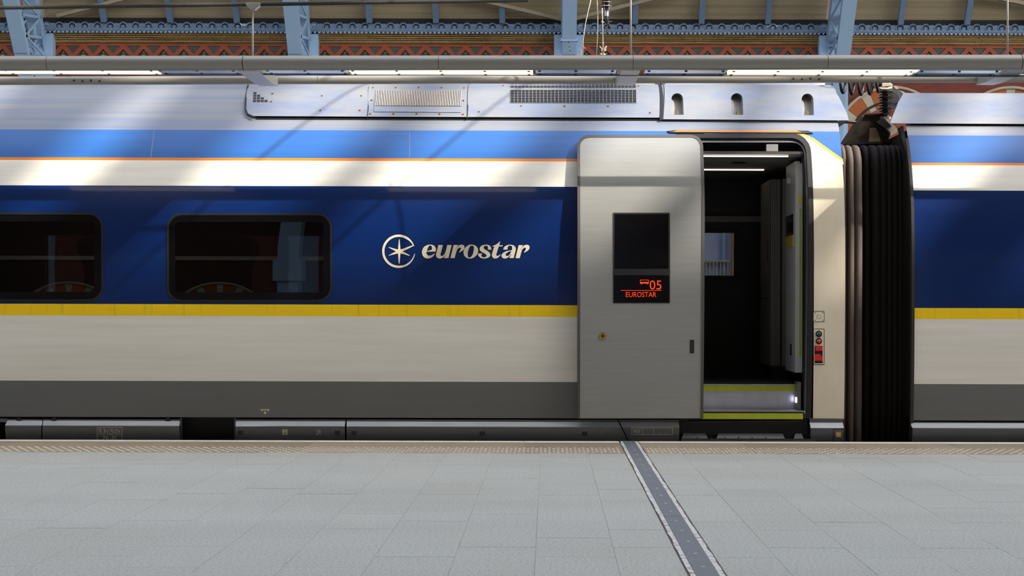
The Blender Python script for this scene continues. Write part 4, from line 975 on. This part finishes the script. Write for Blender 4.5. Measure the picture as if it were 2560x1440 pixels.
# ================================================================== SECOND CARRIAGE
car2 = thing('train_carriage', (7.5, 1.46, -0.3), 'blue, white and yellow train carriage cut off by the right edge, no window in view', 'train carriage')
patch('body_side', [(XEND2, ZBOT-0.01), (13, ZBOT-0.01), (13, 2.74), (XEND2, 2.74)], [], prof, 0, BMATS, car2, rows=sorted(ROWS + b2), matfun=mf2, raw=True)
far_side('far_body_side', XEND2, 13, [], car2, mf2, b2, 2.66)
MB().box((XEND2+0.01, 0.36, 2.62), (13, FW-0.32, 2.65)).build('roof_deck', 'rubber_brown', car2)
end_wall(car2, XEND2+0.025, 'rubber_brown', 2.65)
MB().box((XEND2+0.05, 0.12, -0.75), (13, 2.8, ZBOT)).build('underframe', 'black', car2)
rp2 = patch('roof_panel', [(2259, 232.5), (2246, 255), (2232, 290), (2225, 308), (2248, 308.5), (2900, 311), (2900, 233)], [], shp, 0, 'silver_plain', car2, rows=ALLROWS, thick=0.028)
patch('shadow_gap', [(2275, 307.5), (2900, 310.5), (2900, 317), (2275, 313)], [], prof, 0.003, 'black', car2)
skirt(car2, [(2279, 1055), (2900, 1057), (2900, 1145), (2280, 1145), (2282, 1072), (2278, 1063)])
ef = MB(); zs = [0.0 + 0.08*k for k in range(33)]
for a, b in zip(zs[:-1], zs[1:]): ef.bar((XEND2-0.012, prof(a)+0.01, a), (XEND2-0.012, prof(b)+0.01, b), 0.025, 0.05, up=(0, 1, 0))
ef.build('end_edge_seal', 'rubber_brown', car2)
# brown end plate above the bellows
MB().prism([P(2249, 318, 0.34), P(2258, 314, 0.34), P(2263, 342, 0.28), P(2276, 395, 0.16), P(2268, 388, 0.2), P(2253, 340, 0.32)], (0, 0.08, 0)).build('corner_plate', 'black', car2)

# ================================================================== BELLOWS between the carriages
bel = thing('gangway_bellows', (2.8, 1.46, -0.2), 'black ribbed rubber bellows joining the two carriages', 'bellows')
folds = [(2105, 7.0, 0.20), (2121.5, 9.2, 0.19), (2140.5, 10.2, 0.20), (2162, 9.0, 0.46), (2184, 12.5, 0.42), (2203.5, 9.5, 0.42), (2219, 8.5, 0.43), (2233, 8, 0.43), (2246, 7.5, 0.44), (2257, 7, 0.44), (2267, 6, 0.45)]
for i, (px, hw_, y0) in enumerate(folds):
    x = P(px + 5, 700, y0).x; r = hw_/F*(14)
    top = P(px, 362 + (2 if i else 0), y0+0.25).z - r
    side = lambda z: y0 + max(0, prof(z)-0.02)*0.9
    pts = [(x, side(z), z) for z in [-0.3 + 0.15*k for k in range(15)] if z < top-0.22]
    ys_, zs_ = pts[-1][1], top - 0.16
    pts += [(x, ys_ + 0.035 + 0.16*(1-math.cos(a)), zs_ + 0.16*math.sin(a)) for a in [PI/2*k/6 for k in range(7)]]
    pts += [(x, 1.46, top)]
    full = pts + [(a, FW-b, c_) for a, b, c_ in pts[-2::-1]]
    f_ = MB().tube(full, r, 10).build('fold', 'bellows_sunlit' if i < 3 else 'bellows', bel, smooth=True)
    zs2 = P(px, 446 + (4 if i % 2 else 0), y0).z
    MB().tube([(x + r*1.03*math.cos(t), side(zs2) + r*1.03*math.sin(t), zs2) for t in [PI+PI*k/10 for k in range(11)]], 0.0022, 4).build('seam', 'black', f_)
MB().box((XEND1+0.03, 0.56, -0.4), (XEND2-0.06, 2.6, 2.42)).build('inner_bellows', 'black', bel)

# ================================================================== ROOF GEAR in the gap
br_ = thing('roof_bracket', tuple(P(2175, 362, 1.2)), 'dark trapezoid metal box standing on the roof above the bellows', 'bracket')
y = 1.0
MB().prism([P(2117, 358, y), P(2163, 287, y), P(2205, 287, y), P(2226, 330, y), P(2222, 352, y), P(2200, 360, y)], (0, 0.5, 0)).build('box_side', 'rusty_black', br_, bevel=0.004)
MB().prism([P(2172, 357, y-0.02), P(2175, 320, y-0.02), P(2190, 319, y-0.02), P(2202, 350, y-0.02), P(2196, 356, y-0.02)], (0, 0.02, 0)).build('worn_plate', 'rust', br_)
MB().bar(P(2116, 360, y-0.01), P(2205, 356, y-0.01), 0.03, 0.02).build('base_flange', 'dark_metal', br_)
MB().bar(P(2162, 286.5, y-0.01), P(2206, 286.5, y-0.01), 0.04, 0.012).build('top_flange', 'dark_metal', br_)
MB().prism([P(2205, 297, y-0.06), P(2228, 305, y-0.06), P(2243, 322, y-0.06), P(2243, 331, y-0.06), P(2226, 340, y-0.06), P(2226, 331, y-0.06), P(2214, 318, y-0.06)], (0, 0.12, 0)).build('gusset', 'cream_metal', br_)
MB().prism([P(2190, 305, y-0.08), P(2206, 295, y-0.08), P(2214, 299, y-0.08), P(2229, 316, y-0.08), P(2214, 322, y-0.08)], (0, 0.1, 0)).build('clamp_plate', 'black', br_)
ins = thing('roof_insulator', tuple(P(2214, 290, y)), 'black ribbed insulator stack with cream clamp on the carriage roof', 'insulator')
cx = P(2214, 250, y).x
zb_, zt_ = P(2214, 288, y).z, P(2214, 226, y).z
MB().tube([(cx, y, zb_-0.02), (cx, y, zt_+0.03)], 0.028, 14).build('core', 'insulator', ins, smooth='auto')
for k in range(9):
    z = zb_ + (zt_-zb_)*(k+0.3)/9; R_ = 0.073 if k % 2 == 0 else 0.062
    MB().disc((cx, y, z), (0, 0, 1), R_, 0.012, 24, r2=R_*0.6).disc((cx, y, z-0.006), (0, 0, 1), R_*0.9, 0.006, 24, r2=R_).build('shed', 'insulator', ins, smooth='auto')
MB().disc((cx, y, zb_-0.035), (0, 0, 1), 0.05, 0.02, 6).bar((cx-0.05, y, zb_-0.05), (cx+0.10, y, zb_-0.06), 0.1, 0.02).build('foot', 'cream_metal', ins)
tp = zt_ + 0.03
hw1 = MB().prism([P(2192, 205, y-0.06), P(2222, 204, y-0.06), P(2232, 211, y-0.06), P(2231, 216, y-0.06), P(2200, 217, y-0.06), P(2192, 212, y-0.06)], (0, 0.12, 0)); hw1.build('head_clamp', 'cream_metal', ins, bevel=0.006)
MB().tube([P(2193, 219, y-0.05), P(2203, 222, y-0.06), P(2218, 222, y-0.05), P(2230, 218, y-0.05)], 0.012, 8).tube([P(2192, 214, y-0.05), P(2198, 222, y-0.05), P(2206, 226, y-0.03)], 0.01, 8).build('clamp_strap', 'cream_metal', ins, smooth=True)
MB().prism([P(2233, 215, y-0.03), P(2241, 214, y-0.03), P(2248, 222, y-0.03), P(2240, 223, y-0.03)], (0, 0.05, 0)).build('lug', 'cream_metal', ins)
MB().disc((cx, y, tp-0.02), (0, 0, 1), 0.058, 0.045, 8, r2=0.05).build('cap', 'dark_metal', ins)
dsc = thing('grey_drum', tuple(P(2240, 262, 1.5)), 'round grey drum half hidden behind the slanted roof panel', 'drum')
c_ = P(2237, 246, 1.45)
MB().disc(c_, (0.5, 1, 0), 0.085, 0.10, 24, r2=0.09).build('drum_body', 'grey_disc', dsc, smooth='auto')
MB().disc(c_ - Vector((0.012, 0.025, 0)), (0.5, 1, 0), 0.05, 0.03, 20).build('drum_hub', 'pipe_grey', dsc, smooth='auto')
coil = thing('coiled_jumper_cable', tuple(P(2140, 205, 0.9)), 'dark coiled jumper cable hanging in loops over the carriage gap', 'cable')
pts = []; xa, xb = P(2092, 203, 0.9), P(2196, 207, 0.95); n = 140; turns = 4.6
for k in range(n+1):
    t = k/n; b = xa.lerp(xb, t); a = 2*PI*turns*t + 0.6; R_ = 0.098
    pts.append((b.x + 0.02*math.cos(a), b.y + R_*0.9*math.cos(a), b.z + 0.005 + R_*math.sin(a) - 0.02*math.sin(PI*t)))
MB().tube(pts, 0.0135, 8).build('cable_coil', 'cable_black', coil, smooth=True)
MB().disc(P(2193, 209, 0.95), (1, 0, 0), 0.03, 0.04, 12).build('cable_end', 'black', coil)
rod = thing('roof_rod', tuple(P(2140, 306, 1.3)), 'thin grey rod between roof panel and dark bracket', 'rod')
MB().tube([P(2112, 306, 1.35), P(2152, 305, 1.35)], 0.011, 8).build('rod_bar', 'seal_metal', rod, smooth=True)

# ================================================================== LIGHT GANTRY over the platform edge
Y1, Y2 = -1.48, -0.48
gan = thing('light_gantry', (0.5, -1.0, CZ+1.83), 'grey double tube lighting gantry hung along the platform edge above the train', 'light gantry')
def tube_seg(x0, x1, yt0, yt1, Y, r, name, parent):        # a straight tube between two px columns, centre rows interpolated over the frame
    f = lambda x: yt0 + (yt1-yt0)*(x/2560)
    n = 1; pts = [P(x0, f(x0), Y), P(x1, f(x1), Y)]
    o = MB().tube(pts, r, 32).build(name, 'pipe_grey', parent, smooth='auto'); return o
R1, R2 = 0.0555, 0.0345
g_ = 0.6
for a, b in ((-900, 120-g_), (120+g_, 609-1), (609+1, 1097-g_), (1097+g_, 1582-g_), (1582+g_, 2068-g_), (2068+g_, 2552-1), (2552+1, 3500)):
    tube_seg(a, b, 158.8, 155.2, Y1, R1, 'front_tube', gan)
tube_seg(-900, 3500, 158.8, 155.2, Y1, R1-0.006, 'tube_core', gan).data.materials[0] = MATS['black']
for a, b in ((-900, 178.5), (255.5, 795-g_), (795+g_, 1977), (2054, 3500)):
    tube_seg(a, b, 202.0, 195.3, Y2, R2, 'rear_tube', gan)
for a, b in ((179, 255), (1977.5, 2053.5)):
    sl_ = tube_seg(a, b, 202.0, 195.3, Y2, R2*1.01, 'rear_sleeve', gan)
    for k in range(4):
        x = a + 6 + (b-a-12)*k/3; MB().disc(P(x, 202.0 - 6.7*x/2560 + (k % 2)*1.5, Y2-R2*0.97), (0, -1, 0), 0.009, 0.004, 10).build('sleeve_bolt', 'dark_metal', sl_)
# cross brackets
for px0, py0 in ((620, 178), (1576, 177), (2546, 174)):
    a = P(px0, py0, Y1+0.06); zc = P(px0, 158.8 - 3.6*px0/2560, Y1).z
    xw = 0.075
    poly = [(a.x-xw, Y1, zc+0.01), (a.x-xw, Y2, zc+0.03), (a.x-xw, Y2+0.03, zc-0.01), (a.x-xw, Y2, zc-0.037), (a.x-xw, Y2-0.30, zc-0.055), (a.x-xw, Y1+0.03, zc-0.055)]
    cbk = MB().prism(poly, (2*xw, 0, 0)).build('cross_bracket', 'pipe_grey', gan, bevel=0.004)
# downlight panels between the tubes
zpan = lambda px: CZ + 1.778 + 0.0105*(px/2560)*1.0
YP0, YP1 = Y1+0.04, Y1+0.285
segs = [(-500, -130, 0), (-125, 382, 1), (386, 588, 0), (654, 862, 0), (868, 1330, 1), (1337, 1540, 0), (1612, 1818, 0), (1825, 2290, 1), (2297, 2505, 0), (2600, 2800, 0)]
for x0, x1, lit in segs:
    X0, X1 = (x0-U0)*(YP0-CY)/F, (x1-U0)*(YP0-CY)/F; z = zpan((x0+x1)/2)
    pn = MB().box((X0, YP0, z), (X1, YP1, z+0.03)).build('lamp_panel' if lit else 'cover_panel', 'lamp_lit' if lit else 'panel_sky', gan)
    nb_ = 5 if lit else 3
    for k in range(nb_):
        for yy in (YP0+0.05, YP1-0.02):
            MB().disc((X0 + 0.03 + (X1-X0-0.06)*k/(nb_-1), yy, z+0.001), (0, 0, -1), 0.011, 0.008, 8).build('panel_bolt', 'dark_metal', pn)
X0, X1 = (-600-U0)/330, (2900-U0)/330
MB().box((X0, YP1, zpan(0)-0.004), (X1, YP1+0.015, zpan(0)+0.012)).build('panel_rail', 'seal_metal', gan)
for px, top in ((632, 27), (1577, -150), (2519, -150)):
    x = P(px, 137, -1.0)
    MB().tube([(x.x, -1.0, CZ+1.80), tuple(P(px, top, -1.0))], 0.0075, 8).build('hanger_rod', 'pipe_grey', gan, smooth=True)
# suspension rope and its clamp
rope = thing('suspension_rope', tuple(P(632, 14, -1.0)), 'dark twisted rope running across the top left corner above the gantry', 'rope')
MB().tube([P(x, 21.5 - 18.5*((x+200)/1150)**1.12 * 0.82 if x > -200 else 22, -1.0) for x in range(-600, 1400, 80)], 0.0155, 10).build('rope_strand', 'rope', rope, smooth=True)
mb = MB()
for k in range(260):
    x = -150 + k*4.6; yv = 21.5 - 18.5*((x+200)/1150)**1.12*0.82
    mb.tube([P(x-2.5, yv-4.0, -1.009), P(x+2.5, yv+4.0, -1.009)], 0.003, 4)
mb.build('rope_lay', 'rope', rope, kind='stuff')
MB().prism([P(614, 6.5, -1.03), P(651, 6.5, -1.03), P(650, 12, -1.03), P(637, 24, -1.03), P(627, 24, -1.03), P(614, 12, -1.03)], (0, 0.06, 0)).build('rope_clamp', 'pipe_grey', rope, bevel=0.004)

# ================================================================== OVERHEAD LINE GEAR on a track behind the train
YI = 14.0
oi = thing('hanging_insulator', tuple(P(1515, 30, YI)), 'black ribbed insulator hanging at the top beside the upright blue rib', 'insulator')
sx = (YI-CY)/F
def dpx(px, py): return P(px, py, YI)
MB().tube([dpx(1516, -40), dpx(1517, 26)], 9.5*sx, 14).build('core', 'insulator', oi, smooth='auto')
for yy, r_ in ((-14, 13), (-6, 11), (2, 13), (5.5, 11.5), (10, 12), (16, 13), (20, 10)):
    c_ = dpx(1516, yy); MB().disc(c_, (0, 0, 1), r_*sx, 2.2*sx, 20, r2=r_*0.75*sx).build('shed', 'insulator', oi, smooth='auto')
    if yy in (5.5, 16): MB().tube([c_ + Vector((r_*sx*1.02*math.cos(a), r_*sx*1.02*math.sin(a), -0.5*sx)) for a in [2*PI*k/20 for k in range(20)]], 0.7*sx, 5, closed=True).build('shed_rim', 'stone_pale', oi)
MB().tube([dpx(1516.5, 26), dpx(1516, 41)], 5.6*sx, 14).build('end_fitting', 'grey_disc', oi, smooth='auto')
MB().tube([dpx(1516.5, 41), dpx(1517, 48), dpx(1519, 58), dpx(1523, 66), dpx(1521, 72)], [4.5*sx, 5*sx, 4*sx, 3*sx, 1.5*sx], 10).build('clevis', 'dark_metal', oi, smooth=True)
MB().bar(dpx(1523, 54), dpx(1531, 53), 1.5*sx, 1.5*sx).bar(dpx(1522, 64), dpx(1525, 67), 3*sx, 4*sx).build('clevis_pin', 'grey_disc', oi)
def wire(label, pts, r, m, extra=(), Yw=YI):
    dpx = lambda a, b: P(a, b, Yw); sx = (Yw-CY)/F
    t = thing('tension_wire', tuple(dpx(*pts[-1])), label, 'wire')
    MB().tube([dpx(*q) for q in pts], r*sx, 6).build('strand', m, t, smooth=True)
    for a, b, w_, mm in extra: MB().bar(dpx(*a), dpx(*b), w_*sx, w_*sx).build('fitting', mm, t)
    return t
wire('slanting pale stay wire nearest the upright blue rib', [(1480, -12), (1470, 30), (1463, 62), (1458, 102), (1457.5, 150)], 1.1, 'cable_cream',
     [((1455, 112), (1464, 122), 1.6, 'cable_cream'), ((1455.5, 105), (1459.5, 105), 1.6, 'cable_cream')])
wire('thin straight double stay wire in the middle of the hanging gear', [(1492.5, -10), (1494.5, 40), (1494, 90), (1490.5, 150)], 1.0, 'cable_cream', [((1495.5, -10), (1494.8, 38), 1.0, 'brass')])
wire('pale rod with clamps hanging beside the black insulator', [(1505.5, 20), (1506.5, 60), (1507.5, 110), (1507.5, 150)], 1.35, 'cable_cream',
     [((1503, 54), (1511, 56), 2.6, 'cable_cream'), ((1504, 107), (1510.5, 107), 2.0, 'cable_cream')], Yw=YI-0.45)
wire('taut black wire crossing in front of the hanging insulator', [(1529.5, -10), (1518, 68), (1509, 125), (1505, 150)], 1.0, 'cable_black', Yw=YI-0.9)
cl = thing('wire_clamp', tuple(dpx(1507, 130)), 'cream coloured clamp cluster at the foot of the hanging wires', 'clamp')
for (xa, ya, xb, yb, w_) in ((1499, 116, 1506, 124, 3), (1516, 115, 1510, 126, 4), (1499, 128, 1505, 126, 4), (1510, 127, 1516, 125, 4), (1501, 135, 1514, 136, 4), (1508, 129, 1508, 136, 3)):
    MB().bar(dpx(xa, ya), dpx(xb, yb), w_*sx, w_*sx).build('clamp_jaw', 'cable_cream', cl, bevel=0.004)
MB().bar(dpx(1500, 121), dpx(1502, 130), 4*sx, 4*sx).build('clamp_body', 'dark_metal', cl)
cl2 = thing('wire_clamp', tuple(dpx(1451, 132)), 'small cream hook fitting standing right of the blue rib', 'clamp')
MB().tube([dpx(1447.5, 126.5), dpx(1451, 126), dpx(1454.5, 127.5), dpx(1452, 131), dpx(1452, 140)], 1.7*sx, 6).build('hook', 'cable_cream', cl2, smooth=True)
MB().bar(dpx(1448, 138), dpx(1453, 138.5), 3*sx, 3*sx).build('hook_base', 'cable_cream', cl2)
YI = fchord(9.75) - 0.13; sx = (YI-CY)/F
cl3 = thing('hanging_chain', tuple(dpx(1424, 130)), 'short dark chain hanging in front of the blue rib collar', 'chain')
for k in range(6):
    MB().bar(dpx(1421.5 + k*0.7, 104.5 + 5*k), dpx(1422.1 + k*0.7, 109 + 5*k), (3 if k in (0, 4) else 1.6)*sx, 1.6*sx).build('link', 'dark_metal' if k % 2 == 0 else 'stone_pale', cl3)

# ================================================================== far platform office glimpsed through the train's far door window
off = thing('platform_office', (5.3, 40.6, 0), 'pale blue glazed office front glimpsed through the far door window', 'office')
MB().box((3.9, 40.6, -1.0), (7.2, 41.2, 4.6)).build('office_wall', 'office_blue', off)
for xq in (4.35, 5.05, 5.75, 6.2): MB().box((xq, 40.5, -1.0), (xq+0.10, 40.6, 4.6)).build('mullion', 'iron_blue', off)
MB().box((4.3, 40.35, 2.62), (6.0, 40.5, 2.68)).build('handrail', 'stone_pale', off)
for k in range(14): MB().box((4.35+0.12*k, 40.38, 2.1), (4.38+0.12*k, 40.41, 2.64)).build('baluster', 'stone_pale', off)
MB().box((6.05, 40.3, -1.0), (6.2, 40.45, 4.6)).build('post', 'brass', off)

# ================================================================== steel span wires high over the platform edge (their shadows cross the carriage side)
for xw, lb in ((1.5, 'thin steel span wire overhead casting the diagonal shadow left of the slatted vent'), (2.95, 'thin steel span wire overhead casting the diagonal shadow right of the slatted vent')):
    t = thing('span_wire', (xw, -2, 6.0), lb, 'wire', group='span wires over the platform edge')
    MB().tube([(xw, -12, 6.05), (xw, -5, 6.0), (xw, 2, 6.05)], 0.013, 6).build('strand', 'cable_black', t)
    for yy, zz in ((-12, 24.6), (2, 26.9)): MB().tube([(xw, yy, 6.05), (xw, yy, zz)], 0.013, 6).build('drop_rod', 'cable_black', t)
